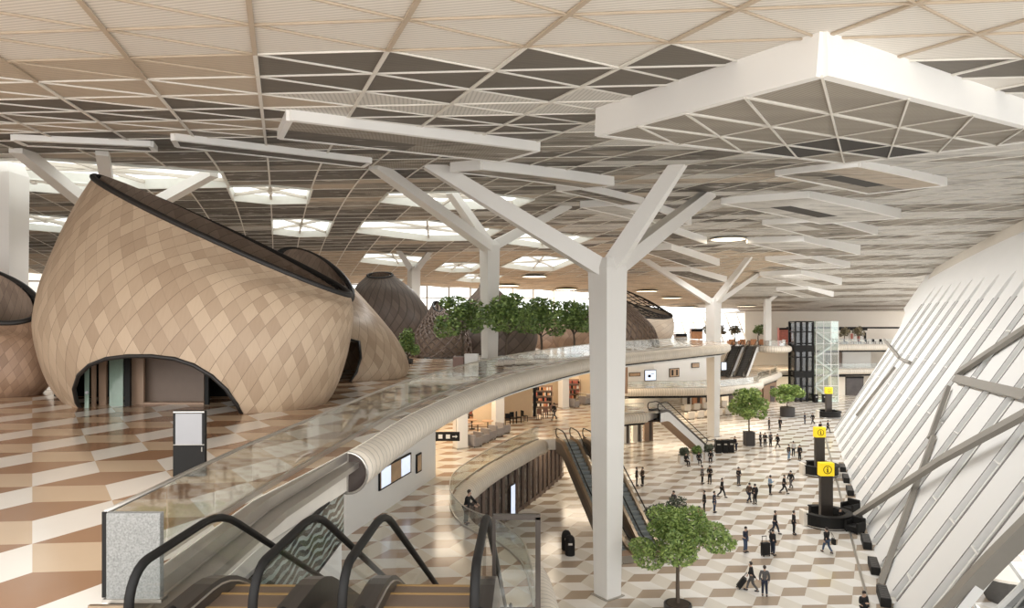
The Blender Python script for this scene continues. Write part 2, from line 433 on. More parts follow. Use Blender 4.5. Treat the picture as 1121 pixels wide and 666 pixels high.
def nosing(path, zc, r, name='trim_1', mat='tube'):
    b = MB(); b.tube([(x, y, zc) for x, y in path], r, 20)
    o = struct(b.build(name, M[mat], smooth=True)); return o
EDGE2 = resample(path2([(-4.2, 17.6), (-4.14, 18.2), (-3.58, 24.3), (-2.3, 31.5), (-.55, 38.9), (2.5, 47.5), (6.84, 57.3), (10.5, 63.3), (21.5, 76.9), (25.5, 82), (27, 88), (26, 96), (23, 106)], 8), .9)
nosing(EDGE2, Z2 - .55, .52, 'trim_1')
# the end of the ringed edge tube, closed by a dark glass disc with a steel frame
e0 = Vector((EDGE2[0][0], EDGE2[0][1], Z2 - .55)); ed = (Vector((EDGE2[0][0], EDGE2[0][1], 0)) - Vector((EDGE2[1][0], EDGE2[1][1], 0))).normalized()
t = thing('tube_end_cap', 'round dark glass cap closing the near end of the ringed balcony tube', 'end cap', e0 + ed*.02)
b = MB(); b.tube([(0, 0, 0), ed*.04], .50, 28); b.build('cap_disc', M['shop_glass'], t)
b = MB(); rr = []
sx = ed.cross(Vector((0, 0, 1))).normalized()
b.tube([sx*math.cos(2*PI*k/28)*.52 + Vector((0, 0, math.sin(2*PI*k/28)*.52)) + ed*.05 for k in range(28)], .035, 8, closed=True)
b.bar(ed*.06 + Vector((0, 0, -.5)), ed*.06 + Vector((0, 0, .5)), .05); b.build('cap_frame', M['steel'], t)
nosing(resample(E2b, .9), Z3 - .55, .6, 'trim_1')
nosing(resample(E2c, .9), Z3 - .55, .6, 'trim_1')
nosing(resample(E2d, .9), Z3 - .55, .6, 'trim_1')
EDGE1a = resample(path2([(1.3, 16), (1.3, 22), (1.1, 26.9), (.77, 29.7), (-.46, 32.6), (-1.85, 34.3), (-2.9, 37.3), (-3.2, 41.3), (-2.4, 45.3), (-1, 49.9), (2.0, 57.6), (2.6, 58.6)], 6), .8)
nosing(EDGE1a, Z1 - .58, .64, 'trim_2')
nosing(resample(E1c, .9), Z1 - .5, .55, 'trim_2')
nosing(resample(E1d, .9), Z1 - .5, .55, 'trim_2')

# near straight edge ledge of the upper floor and a dark reveal + white beam under the ringed tube
b = MB()
b.bar((-4.78, 7.2, Z2 - .12), (-4.78, 13.2, Z2 - .12), .26, .2); b.bar((-4.5, 7.2, Z2 - .34), (-4.5, 13.2, Z2 - .34), .32, .14)
b.bar((-4.78, 13.2, Z2 - .12), (-4.3, 17.7, Z2 - .12), .26, .2); b.bar((-4.5, 13.2, Z2 - .34), (-4.05, 17.7, Z2 - .34), .32, .14)
struct(b.build('trim_3', M['steel']))
def under_band(path, d, z, w, h, mat, name):
    b = MB(); o = offset(path, d)
    for i in range(len(o)-1): b.bar((*o[i], z), (*o[i+1], z), w, h)
    struct(b.build(name, M[mat]))
under_band(EDGE2[6:], .45, Z2 - 1.12, .5, .22, 'dark', 'trim_4')
under_band(EDGE2[6:], .75, Z2 - 1.32, .5, .2, 'white', 'trim_5')
under_band(resample(E2b, 2), .45, Z3 - 1.25, .6, .4, 'dark', 'trim_4')
under_band(EDGE1a[20:], .5, Z1 - 1.1, .5, .25, 'dark', 'trim_6')
under_band(resample(E1c, 1), .5, Z1 - 1.15, .5, .3, 'dark', 'trim_6')
under_band(resample(E1d, 2), .5, Z1 - 1.2, .5, .4, 'dark', 'trim_6')

# ------------------------------------------------------------------ ceiling
ZCP = [(0, 4.1), (10, 5.23), (20, 6.36), (30, 7.5), (40, 8.5), (52, 9.0), (66, 8.85), (80, 8.1), (95, 6.9), (115, 4.9), (135, 2.7), (150, 1.2), (166, .2)]
def zc(Y): return H + interp(Y, ZCP)
def on_ceil(px, py, drop=0.):
    k = (CY - py) / F; Y = 8.
    while Y < 166:
        if interp(Y, ZCP) - drop - k*Y <= 0: break
        Y += .05
    return Vector(((px-CX)*Y/F, Y, zc(Y) - drop))
EX = Vector((3.0, -.30)); E1v = Vector((-.72, 2.1)); O = Vector((6.3, 14.0))
def LAT(i, j): return O + EX*i + E1v*j
def inv_lat(x, y):
    dx, dy = x-O.x, y-O.y; det = EX.x*E1v.y - EX.y*E1v.x
    return (dx*E1v.y - dy*E1v.x)/det, (EX.x*dy - EX.y*dx)/det
FA_DIR = Vector((.38, .925)); FA_OUT = Vector((.925, -.38)); FA_O = Vector((21.9, 39.7)); LEAN = 1.64
def fac(t, a, off=0.):
    """point on the leaning facade: t along, a outward run (height 1.64 a), off along its inward normal"""
    nrm = Vector((-FA_OUT.x*LEAN, -FA_OUT.y*LEAN, 1)).normalized()
    p = FA_O + FA_DIR*t + FA_OUT*a
    return Vector((p.x, p.y, a*LEAN)) + nrm*off
def beyond_facade(x, y, z):
    d = Vector((x, y)) - FA_O
    return d.dot(FA_OUT) - z/LEAN
# skylights: hexagons of the ceiling lattice
SKY = []   # (lattice start, p, q, r)
SKYPX = [(312, 212, 1, 3, 1), (316, 250, 1, 4, 1), (452, 253, 2, 3, 3), (440, 283, 1, 3, 2), (478, 221, 2, 2, 2), (128, 188, 2, 3, 3), (22, 203, 1, 2, 2), (58, 243, 1, 4, 2),
         (588, 262, 1, 3, 2), (580, 289, 1, 4, 2), (415, 309, 1, 3, 1), (500, 293, 1, 3, 1), (520, 305, 1, 3, 1)]
def hexpts(i, j, p, q, r):
    pts = [(i, j)]
    for n, (di, dj) in ((p, (1, 0)), (r, (1, 1)), (q, (0, 1)), (p, (-1, 0)), (r, (-1, -1)), (q, (0, -1))):
        x, y = pts[-1]; pts.append((x + di*n, y + dj*n))
    return pts[:-1]
def inpoly(x, y, P):
    c = False
    for k in range(len(P)):
        (x1, y1), (x2, y2) = P[k], P[k-1]
        if (y1 > y) != (y2 > y) and x < (x2-x1)*(y-y1)/(y2-y1)+x1: c = not c
    return c
for px, py, p, q, r in SKYPX:
    c = on_ceil(px, py); i, j = inv_lat(c.x, c.y)
    SKY.append(hexpts(round(i - (p+r)/2), round(j - (q+r)/2), p, q, r))
rnd = random.Random(3); HASH = {}
def hsh(*k):
    if k not in HASH: HASH[k] = rnd.random()
    return HASH[k]
def ceil_tint(i, j, x, y):
    # 0 cream 1 light 2 tan 3 taupe 4 dark 5 lamplight tint 6 recess shade
    fi, fj = inv_lat(x, y); h = hsh(math.floor(fi/3), math.floor(fj/2.)); g = hsh('b', math.floor(fi/4), math.floor(fj/3))
    if y < 15.6: return 0 if x > -6.3 else (2 if g < .3 and y > 14 else 0)
    if y < 27:
        if x < -6.3:
            if 20.8 < y < 23.6: return 4 if h < .8 else 3
            if y > 23.6: return 3 if h < .4 else 2
            return 2
        if y < 19.6: return 4 if x < 9 else (4 if h < .5 else 0)
        return 1 if y < 22.5 else (4 if h < .4 else 3 if h < .6 else 1)
    e = hsh('c', i//2, j); f = .6*h + .4*e
    if y > 84 and x < 38: return 5 if f < .7 else (2 if f < .85 else 3)  # warm colour painted in for lamplight on the far ceiling
    if x < 4:
        return 4 if f < .48 else 3 if f < .76 else 2 if f < .86 else 1
    if x > 16 + .1*y: return 1 if (j // 2) % 2 == 0 or f < .35 else 3
    return 3 if f < .40 else 4 if f < .52 else 1 if f < .74 else 2
cm = MB(); ribs = MB(); ribs2 = MB(); edges = set(); idx = {}
def cv(i, j):
    if (i, j) not in idx:
        p = LAT(i, j); idx[(i, j)] = len(cm.v); cm.v.append((p.x, p.y, zc(p.y)))
    return idx[(i, j)]
def inside_sky(x, y):
    fi, fj = inv_lat(x, y); return any(inpoly(fi, fj, P) for P in SKY)
for j in range(-4, 76):
    for i in range(-40, 60):
        for tri in (((i, j), (i+1, j), (i+1, j+1)), ((i, j), (i+1, j+1), (i, j+1))):
            c = sum((LAT(*t) for t in tri), Vector((0, 0)))/3
            if not (6.5 < c.y < 165 and -78 < c.x < 92): continue
            if beyond_facade(c.x, c.y, zc(c.y)) > (3.2 if c.y < 95 else 8) and c.y < 140: continue
            if c.x < 18 and c.y > 100 + (c.x + 75)*.2366 + 1.5: continue
            if 18 <= c.x < 50 and c.y > 141 + (c.x - 18)*.25: continue
            if inside_sky(c.x, c.y): continue
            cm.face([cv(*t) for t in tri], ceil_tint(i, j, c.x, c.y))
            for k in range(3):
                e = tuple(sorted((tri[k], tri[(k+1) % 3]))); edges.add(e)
CEILM = [M[k] for k in ('c_cream', 'c_light', 'c_tan', 'c_taupe', 'c_dark', 'c_lamplit', 'c_black')]
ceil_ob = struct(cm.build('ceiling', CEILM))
for (a, c) in edges:
    pa, pc = LAT(*a), LAT(*c); d = (c[0]-a[0], c[1]-a[1])
    wd = .10 if d == (0, 1) else .035
    mid = (pa.y + pc.y)/2
    if mid > 105: continue
    if mid > 27 and d == (1, 1): continue
    if mid > 27 and d == (1, 0) and ((a[1] % 2 and mid < 60) or pa.x > (4 if mid < 60 else 30)): continue
    tgt = ribs2 if mid < 15 or (mid < 17 and pa.x < -6) else ribs  # near bars coloured brown to stand in for shadow gaps between panels
    pz = Vector((pa.x, pa.y, zc(pa.y) - .03)); qz = Vector((pc.x, pc.y, zc(pc.y) - .03))
    tgt.bar(pz, qz, wd, .04)
struct(ribs.build('ceiling_rib', M['rib'])); struct(ribs2.build('ceiling_rib', M['rib_gap_shade']))
# skylight wells
for k, P in enumerate(SKY):
    b = MB(); pl = [LAT(*p) for p in P]
    cen = sum(pl, Vector((0, 0)))/6
    lo = [Vector((p.x, p.y, zc(p.y) - .12)) for p in pl]
    hi = [Vector((p.x, p.y, zc(p.y) + .55)) + (Vector((cen.x, cen.y, 0)) - Vector((p.x, p.y, 0)))*.04 for p in pl]
    lo2 = [p + (Vector((p.x, p.y, 0)) - Vector((cen.x, cen.y, 0))).normalized()*.18 for p in lo]
    for i in range(6):
        jn = (i+1) % 6
        b.poly([lo[i], hi[i], hi[jn], lo[jn]]); b.poly([lo2[i], lo[i], lo[jn], lo2[jn]])
        b.poly([p for p in (lo2[i] + Vector((0, 0, .12)), lo2[i], lo2[jn], lo2[jn] + Vector((0, 0, .12)))])
    win = struct(b.build('window_%d' % (k+1), M['sky_well']))
    hc = sum(hi, Vector())/6; b = MB()
    for i in (0, 2, 4): b.bar(lo[i]*.3 + hi[i]*.7, lo[(i+3) % 6]*.3 + hi[(i+3) % 6]*.7, .16, .22)
    lc = sum(lo, Vector())/6; b.bar(lc + Vector((0, 0, .15)), hc, .3)
    for i in (1, 3, 5): b.bar(lc + Vector((0, 0, .3)), lo[i]*.25 + hi[i]*.75, .1)
    b.build('glazing_bar', M['trim'], win)
    b = MB(); b.poly([p + Vector((0, 0, .2)) for p in hi][::-1]); b.build('pane', M['sky_glass'], win)

# dropped ceiling panels with upright fascias
ndrop = 0
def drop_panel(corner, tip, left=None, left_len=9.3, drop=.8, tints=(2, 3), n=4, recess=None, dir_left=None, drop2=None):
    global ndrop; ndrop += 1
    drop2 = drop if drop2 is None else drop2
    C = on_ceil(*corner, drop); T = on_ceil(*tip, drop2)
    if left is not None: L = on_ceil(*left, drop)
    else:
        d = Vector((-.38, .925)) if dir_left is None else Vector(dir_left).normalized()
        L = Vector((C.x + d.x*left_len, C.y + d.y*left_len, 0))
    u = Vector((T.x-C.x, T.y-C.y)); v = Vector((L.x-C.x, L.y-C.y))
    def P(s, t, dz=0.):
        x = C.x + u.x*s + v.x*t; y = C.y + u.y*s + v.y*t
        return Vector((x, y, zc(y) - lerp(drop, drop2, s) + dz))
    b = MB(); rb = MB()
    for a in range(n):
        for c in range(n):
            q = [P(a/n, c/n), P((a+1)/n, c/n), P((a+1)/n, (c+1)/n), P(a/n, (c+1)/n)]
            t1 = t2 = tints[0] if hsh('d', ndrop, a//2, c//2) < .65 else tints[1]
            if recess and (a, c) in recess: t1 = t2 = 6  # cells painted near black for the shade inside a recess
            b.poly([q[0], q[1], q[2]][::-1], t1); b.poly([q[0], q[2], q[3]][::-1], t2)
            if ndrop > 1: continue
            if c: rb.bar(q[0] - Vector((0, 0, .03)), q[1] - Vector((0, 0, .03)), .08, .05)
            if a: rb.bar(q[0] - Vector((0, 0, .03)), q[3] - Vector((0, 0, .03)), .05, .03)
            rb.bar(q[0] - Vector((0, 0, .03)), q[2] - Vector((0, 0, .03)), .05, .05)
    pan = struct(b.build('ceiling_panel', CEILM))
    if ndrop == 1: rb.build('panel_rib', M['rib'], pan)
    f = MB()
    def strip(s0, t0, s1, t1, th=.22):
        for k in range(n):
            p = P(lerp(s0, s1, k/n), lerp(t0, t1, k/n)); q = P(lerp(s0, s1, (k+1)/n), lerp(t0, t1, (k+1)/n))
            d0, d1 = lerp(drop, drop2, lerp(s0, s1, k/n)) + .06, lerp(drop, drop2, lerp(s0, s1, (k+1)/n)) + .06
            f.bar(p + Vector((0, 0, d0/2 - .03)), q + Vector((0, 0, d1/2 - .03)), th, d0, h2=d1)
    strip(0, 0, 1, 0); strip(0, 0, 0, 1); strip(1, 0, 1, 1); strip(0, 1, 1, 1)
    f.build('fascia', M['fascia'], pan)
    return pan
drop_panel((900, 82), (1166, 150), left=(655, 148), n=4, tints=(3, 3), recess=((2, 2), (2, 3), (3, 2)), drop=.85, drop2=.75)
drop_panel((317, 131), (589, 165), left_len=4.5, tints=(3, 4), drop=.32, drop2=.38)
drop_panel((527, 185), (671, 203), left=(494, 188), tints=(3, 2), drop=.5, drop2=.55)
drop_panel((673, 225), (727, 238), left=(636, 227), tints=(1, 3), drop=.5, drop2=.6)
drop_panel((636, 207), (704, 223), left=(610, 209), tints=(3, 4), drop=.4, drop2=.45)
drop_panel((732, 253), (773, 267), left=(700, 256), tints=(3, 4), drop=.6, drop2=.75)
drop_panel((734, 273), (787, 291), left=(700, 275), tints=(3, 4), drop=.7, drop2=.9)
drop_panel((755, 297), (795, 309), left=(725, 297), tints=(3, 4), drop=.6, drop2=.9)
drop_panel((722, 231), (756, 246), left=(690, 233), tints=(1, 4), drop=.55, drop2=.8)
drop_panel((885, 216), (985, 239), left=(790, 223), tints=(1, 3), drop=.45, drop2=.8, recess=((1, 2), (2, 2)))
drop_panel((940, 182), (1035, 203), left=(850, 192), tints=(2, 3), drop=.3, drop2=.5, recess=((1, 2), (2, 2)))
drop_panel((905, 242), (960, 257), left=(835, 246), tints=(1, 3), drop=.45, drop2=.8)
drop_panel((880, 264), (941, 279), left=(818, 266), tints=(1, 3), drop=.6, drop2=1.1)
drop_panel((888, 283), (930, 293), left=(838, 285), tints=(1, 3), drop=.5, drop2=.8)
drop_panel((876, 300), (921, 312), left=(832, 302), tints=(1, 3), drop=.6, drop2=1.1)
drop_panel((884, 317), (912, 325), left=(850, 318), tints=(1, 3), drop=.5, drop2=.9)
drop_panel((15, 153), (165, 160), left_len=1.8, tints=(4, 4), drop=.22)
drop_panel((190, 153), (405, 178), left_len=2.2, tints=(4, 4), drop=.25)
# beige rim where the ceiling meets the facade
b = MB(); pts = []
t = -8.
while t < 77:
    a = 10.
    for _ in range(40):
        p = fac(t, a); z = zc(p.y); a = z/LEAN
    pts.append(fac(t, a, .5) + Vector((0, 0, -.75 - (max(0, t - 62)/14)**2*3.2))); t += 2.
CE_T = pts
for i in range(len(pts)-1): b.bar(pts[i], pts[i+1], .5, 1.9)
struct(b.build('trim_7', M['trim']))

# ------------------------------------------------------------------ leaning facade
T0, T1 = -8.2, 62.
slots = [-5.6 + 5.1*k for k in range(14)]
SW = .74
def top_a(t):
    a = 10.
    for _ in range(30): a = zc(fac(t, a).y)/LEAN
    return a
b = MB(); seam = MB()
def plate(outline):
    fr = [fac(t, a) for t, a in outline]; bk = [fac(t, a, -.4) for t, a in outline]
    b.poly(fr[::-1]); b.poly(bk)
    for i in range(len(fr)):
        j = (i+1) % len(fr); b.poly([fr[i], fr[j], bk[j], bk[i]])
bounds = [T0] + [s for s in slots] + [T1]
for k in range(len(bounds)-1):
    s0, s1 = bounds[k], bounds[k+1]
    l = s0 + (SW if k else 0); r = s1 - (SW if k < len(bounds)-2 else 0)
    out = [(l, 0), (r, 0)]
    ta0, ta1 = top_a(s0), top_a(s1); hd = min(11.2, min(ta0, ta1) - 1.6)
    if k < len(bounds)-2:
        out += [(s1 - SW*math.cos(x*PI/12), hd + SW*1.5*math.sin(x*PI/12)) for x in range(1, 7)]
    if k < len(bounds)-2: out += [(s1, ta1), (s0, ta0)]
    else:
        e = [(T1 + .6, 4.), (T1 + 2.2, 7.), (T1 + 5., 9.), (T1 + 9.5, 10.2), (T1 + 14., 10.6)]
        out += e + [(T1 + 14., max(top_a(T1 + 14.), 10.7)), (T1 + 7, top_a(T1 + 7)), (s1, ta1), (s0, ta0)]
    if k: out += [(s0 + SW*math.cos(x*PI/12), hd + SW*1.5*math.sin(x*PI/12)) for x in range(6, 0, -1)]
    plate(out)
    for q in (.0, 1.):
        tt = lerp(l + .06, r - .06, q)
        seam.bar(fac(tt, .2, .012), fac(tt, hd - (.3 if q != .5 else -1), .012), (.18 if q else .06), .03, up=fac(0, 0, 1) - fac(0, 0, 0))
wr = struct(b.build('wall_right', M['facade']))
seam.build('seam', M['facade_seam'], wr)
nw = len(SKY) + 1
for k, s in enumerate(slots):
    b = MB(); hd = min(11.2, min(top_a(s), top_a(s)) - 1.6)
    b.poly([fac(s - SW, .1, -.36), fac(s + SW, .1, -.36), fac(s + SW, hd + 1.2, -.36), fac(s - SW, hd + 1.2, -.36)])
    win = struct(b.build('window_%d' % (nw + k), M['facade_glass']))
    b = MB()
    up = fac(0, 0, 1) - fac(0, 0, 0)
    a = .9
    while a < hd:
        b.bar(fac(s - SW, a, -.1), fac(s + SW, a - .0, -.1), .10, .22, up=up); a += 2.1
    b.bar(fac(s + SW*.35, .1, -.3), fac(s + SW*.35, hd + 1., -.3), .22, .2, up=up)
    b.build('glazing_bar', M['white'], win)
# black ventilation boxes at the foot of each slot
for k, s in enumerate(slots[:9]):
    t = thing('floor_vent', ['black floor vent at the foot of the leaning white wall, nearest the camera', 'black floor vent below the leaning wall, just beyond the nearest one'][k] if k < 2 else
              'black floor vent at the foot of the leaning wall, %s from the near end' % ['third', 'fourth', 'fifth', 'sixth', 'seventh', 'eighth', 'ninth'][k-2], 'vent', Vector((*(FA_O + FA_DIR*s - FA_OUT*.38), 0)), math.atan2(FA_DIR.y, FA_DIR.x), 'floor vents along the facade')
    b = MB(); b.box((0, 0, .25), (2.2, .55, .5)); b.build('vent_box', M['dark'], t, bevel=.03)
    b = MB()
    for i in range(7): b.box((-.9 + .3*i, 0, .51), (.2, .45, .02))
    b.build('grille', M['concrete'], t)
# kerb line along the facade foot
b = MB(); b.bar(Vector((*(FA_O + FA_DIR*T0 - FA_OUT*1.25), .06)), Vector((*(FA_O + FA_DIR*T1 - FA_OUT*1.25), .06)), .14, .12); struct(b.build('baseboard_right', M['steel']))
# diagonal braces just inside the facade
def on_fac(px, py, off=.3):
    d = Vector(((px-CX)/F, 1, (CY-py)/F)); o = Vector((0, 0, H)); p0 = fac(0, 0, off); n = fac(0, 0, 1) - fac(0, 0, 0)
    return o + d * ((p0 - o).dot(n) / d.dot(n))
BR = [((1043, 414), (1125, 434)), ((1042, 413), (1125, 358)), ((1041, 416), (1018, 480)), ((1022, 478), (963, 641)),
      ((933, 567), (1033, 502)), ((1033, 502), (1125, 452)), ((985, 393), (968, 372)), ((985, 393), (996, 397)), ((985, 395), (938, 455))]
BL = ['short pale brace running right from the upper node of the leaning wall', 'pale brace climbing right from the upper node of the leaning wall', 'thin brace dropping from the upper node of the leaning wall',
      'long thin brace running down to the floor across the leaning wall', 'wide brace rising from the floor across the leaning wall', 'wide brace carrying on up right above the crossing on the leaning wall', 'small brace stub at the far end of the leaning wall, pointing up left', 'small brace stub at the far node of the leaning wall, pointing right',
      'far brace falling left along the leaning wall']
for kk, ((a, c), lb) in enumerate(zip(BR, BL)):
    of = (.3, .3, .3, .25, .85, .85, .3, .3, .3)[kk]; p, q = on_fac(*a, of), on_fac(*c, of); dd_ = (q - p).normalized()*(1. if kk in (0, 1, 2, 6, 7, 8) else 0); p = p + dd_; bm = MB(); mid = (p+q)/2
    bm.bar(p, q, .62 if 'wide' in lb or 'pale' in lb else .32, .3, up=fac(0, 0, 1) - fac(0, 0, 0))
    tag(bm.build('facade_brace', M['bracket'], origin=mid), lb, 'brace', 'braces on the leaning wall')
# arched near end of the facade and the glazing beyond it
bm = MB(); ar = catmull([fac(-6.6, -.0), fac(-7.4, 1.4), fac(-8.3, 3.6), fac(-10, 6.2), fac(-13, 9.), fac(-18, 12.2)], 8)
for i in range(len(ar)-1): bm.bar(ar[i], ar[i+1], .75, .7, up=fac(0, 0, 1) - fac(0, 0, 0))
struct(bm.build('trim_8', M['bracket']))
bm = MB(); bm.poly([fac(-26, 0, -1.6), fac(-6, 0, -1.6), fac(-8.6, 5, -1.6), fac(-12, 9, -1.6), fac(-26, 13, -1.6)])
win = struct(bm.build('window_%d' % (nw + 20), M['outer_glass']))
bm = MB(); up = fac(0, 0, 1) - fac(0, 0, 0)
for k in range(8): bm.bar(fac(-6.5 - 2*k, 0, -1.5), fac(-9.5 - 2*k, 7, -1.5), .16, .2, up=up)
for k in range(6): bm.bar(fac(-5.5, .4 + 1.4*k, -1.5), fac(-24, .0 + 1.4*k, -1.5), .16, .2, up=up)
bm.build('glazing_bar', M['white'], win)
c = on_fac(1100, 652, -5.); t = thing('bollard', 'dark conical concrete block outside the glass at the bottom right corner', 'concrete block', (c.x, c.y, 0))
bm = MB(); bm.lathe([(.9, 0), (1.6, max(1.5, c.z)), (1.55, max(1.5, c.z) + .05)], seg=24); bm.build('block', M['concrete'], t, smooth=False)
bm = MB(); bm.lathe([(1.64, max(1.5, c.z) + .02), (1.64, max(1.5, c.z) + .16)], seg=24); bm.build('cap_slab', M['slab_edge'], t)
# pavement outside the facade
# ------------------------------------------------------------------ far walls and windows
def glazed_wall(name, p, q, z0, z1, nx, nz, lean=0.):
    p = Vector(p); q = Vector(q); d = (q-p); n = Vector((-d.y, d.x)).normalized()
    bm = MB(); bm.poly([(p.x, p.y, z0), (q.x, q.y, z0), (q.x + n.x*lean, q.y + n.y*lean, z1), (p.x + n.x*lean, p.y + n.y*lean, z1)])
    w = struct(bm.build(name, M['pane'])); bm = MB()
    for i in range(nx+1):
        a = p + d*(i/nx); bm.bar((a.x, a.y, z0), (a.x + n.x*lean, a.y + n.y*lean, z1), .16, .3)
    for k in range(nz+1):
        z = lerp(z0, z1, k/nz); f = k/nz*lean
        bm.bar((p.x + n.x*f, p.y + n.y*f, z), (q.x + n.x*f, q.y + n.y*f, z), .14, .2)
    bm.build('mullion', M['rib'], w); return w
glazed_wall('window_50', (-75, 100), (18, 122), Z2, Z2 + 8.5, 26, 4)
glazed_wall('window_51', (18, 138), (50, 146), Z3, Z3 + 6.2, 12, 3, lean=4.)
# back wall of the far concourses
bm = MB(); bm.box((76, 156, 9), (46, .6, 18.6)); struct(bm.build('wall_back', M['cream_wall']))
bm = MB(); bm.box((72, 144.5, Z3 + 3.05), (28, .6, .35)); struct(bm.build('trim_9', M['dark']))
bm = MB(); bm.box((-75.2, 70, 12), (.4, 200, 26)); struct(bm.build('wall_left', M['cream_wall']))
# first floor white wall with screens below the upper floor edge
def wallrun(name, pts, z0, z1, th, mat):
    bm = MB()
    for i in range(len(pts)-1):
        a = Vector((*pts[i], (z0+z1)/2)); c = Vector((*pts[i+1], (z0+z1)/2)); bm.bar(a, c, th, z1 - z0)
    return struct(bm.build(name, mat))
wallrun('wall_front', [(-10.6, 22.6), (-5.2, 45.3)], Z1, Z2 - 1.02, .3, M['white'])
wallrun('wall_front', [(-4.75, 11), (-4.75, 18.5), (-9.8, 19.5)], Z1, Z2 - 1.02, .3, M['white'])
wallrun('wall_front', [(-5.2, 45.3), (-10, 47)], Z1, Z2 - 1.02, .3, M['white'])
wallrun('wall_left', [(-16, 46), (-14, 56), (-6, 76), (4, 92), (13, 104)], Z1, Z2 - 1.02, .3, M['beige_wall'])
wallrun('wall_front', [(13, 103.6), (22, 107), (33, 113.5)], Z1, Z2 - 1.02, .3, M['white'])
wallrun('wall_back', [(38, 141), (50, 146), (90, 152)], Z1, Z3 - 1.02, .3, M['cream_wall'])
wallrun('wall_left', [(-12, 20), (-9, 40), (-4.6, 46), (-.6, 55.5), (3.2, 64.5), (5, 74), (4, 84), (5.5, 95), (12, 104), (20, 112), (29, 131), (46, 143), (90, 147)], 0, Z1 - .92, .3, M['cream_wall'])
# ================================================================== TREE COLUMNS
def tree_column(label, base, zj, w0, w1, tops, rz=.62, bw=None, group='branching columns'):
    """tops: world points where the branches meet the ceiling"""
    base = Vector(base); t = thing('branching_column', label, 'column', base, 0, group)
    bm = MB(); h = zj - base.z
    n = len(bm.v)
    R = Matrix.Rotation(rz, 3, 'Z')
    for z, w in ((0, w0), (h, w1), (h + w1*.35, w1*.8)):
        for x, y in ((-1, -1), (1, -1), (1, 1), (-1, 1)): bm.v.append(tuple(R @ Vector((x*w/2, y*w/2, z))))
    bm.face((n+3, n+2, n+1, n)); bm.face((n+8, n+9, n+10, n+11))
    for k in range(2):
        for i in range(4):
            j = (i+1) % 4; bm.face((n+4*k+i, n+4*k+j, n+4*k+4+j, n+4*k+4+i))
    bm.build('shaft', M['column'], t, bevel=.02)
    bm = MB(); bm.box((0, 0, .03), (w0*1.25, w0*1.25, .06), rz); bm.build('base_plate', M['steel'], t)
    bw = bw or w1*.62
    for p in tops:
        q = Vector(p) - base; d = (q - Vector((0, 0, h))).normalized()
        bm = MB(); bm.bar(Vector((0, 0, h - w1*.15)) + d*.1, q + d*.3, bw, bw*1.0, w2=bw*.72, h2=bw*.75); bm.build('branch', M['column'], t)
    return t
def cl(px, py): return on_ceil(px, py)
tree_column('tall white branching column in the middle, standing on the hall floor beside the escalators', at_z(665, 652, 0), H + 2.75, 1.12, 1.62,
            [cl(473, 181), cl(742, 181), cl(776, 212)])
tree_column('white branching column behind the potted hall tree, by the second escalator', at_z(781, 478, 0), H + 1.75, 1.1, 1.5,
            [cl(705, 284), cl(820, 282), cl(831, 299)], bw=.8)
tree_column('white branching column standing behind the row of indoor trees on the upper floor', at_z(536, 393, Z2), H + 5.55, .95, 1.2,
            [cl(412, 182), cl(495, 212), cl(620, 226)], bw=.8)
p = at_y(453, 300, 84); tree_column('plain white column rising into the large skylight behind the timber pods', (p.x, p.y, Z2), zc(84) - 2.5, 1.1, 1.2, [(p.x - 2, p.y, zc(84) + .3), (p.x + 2, p.y + 1, zc(84) + .2)])
p = at_y(4, 200, 37.5); tree_column('broad white column cut off by the left edge of the picture', (p.x, p.y, Z2), zc(37.5) - .6, 1.55, 1.7, [(p.x - 3, p.y + 2, zc(39) + .1)], rz=0.05)
p = at_y(125, 240, 48); tree_column('branching column hidden behind the big timber pod, only its arms in view', (p.x, p.y, Z2), H + 6.4, 1.0, 1.1,
            [cl(20, 163), cl(231, 190), cl(112, 166)], bw=.75)
p = at_y(840, 350, 128); tree_column('slim far column beyond the upper escalator', (p.x, p.y, Z3), zc(128) - .8, 1.1, 1.1, [(p.x + 1.5, p.y, zc(128) + .1)], rz=0)

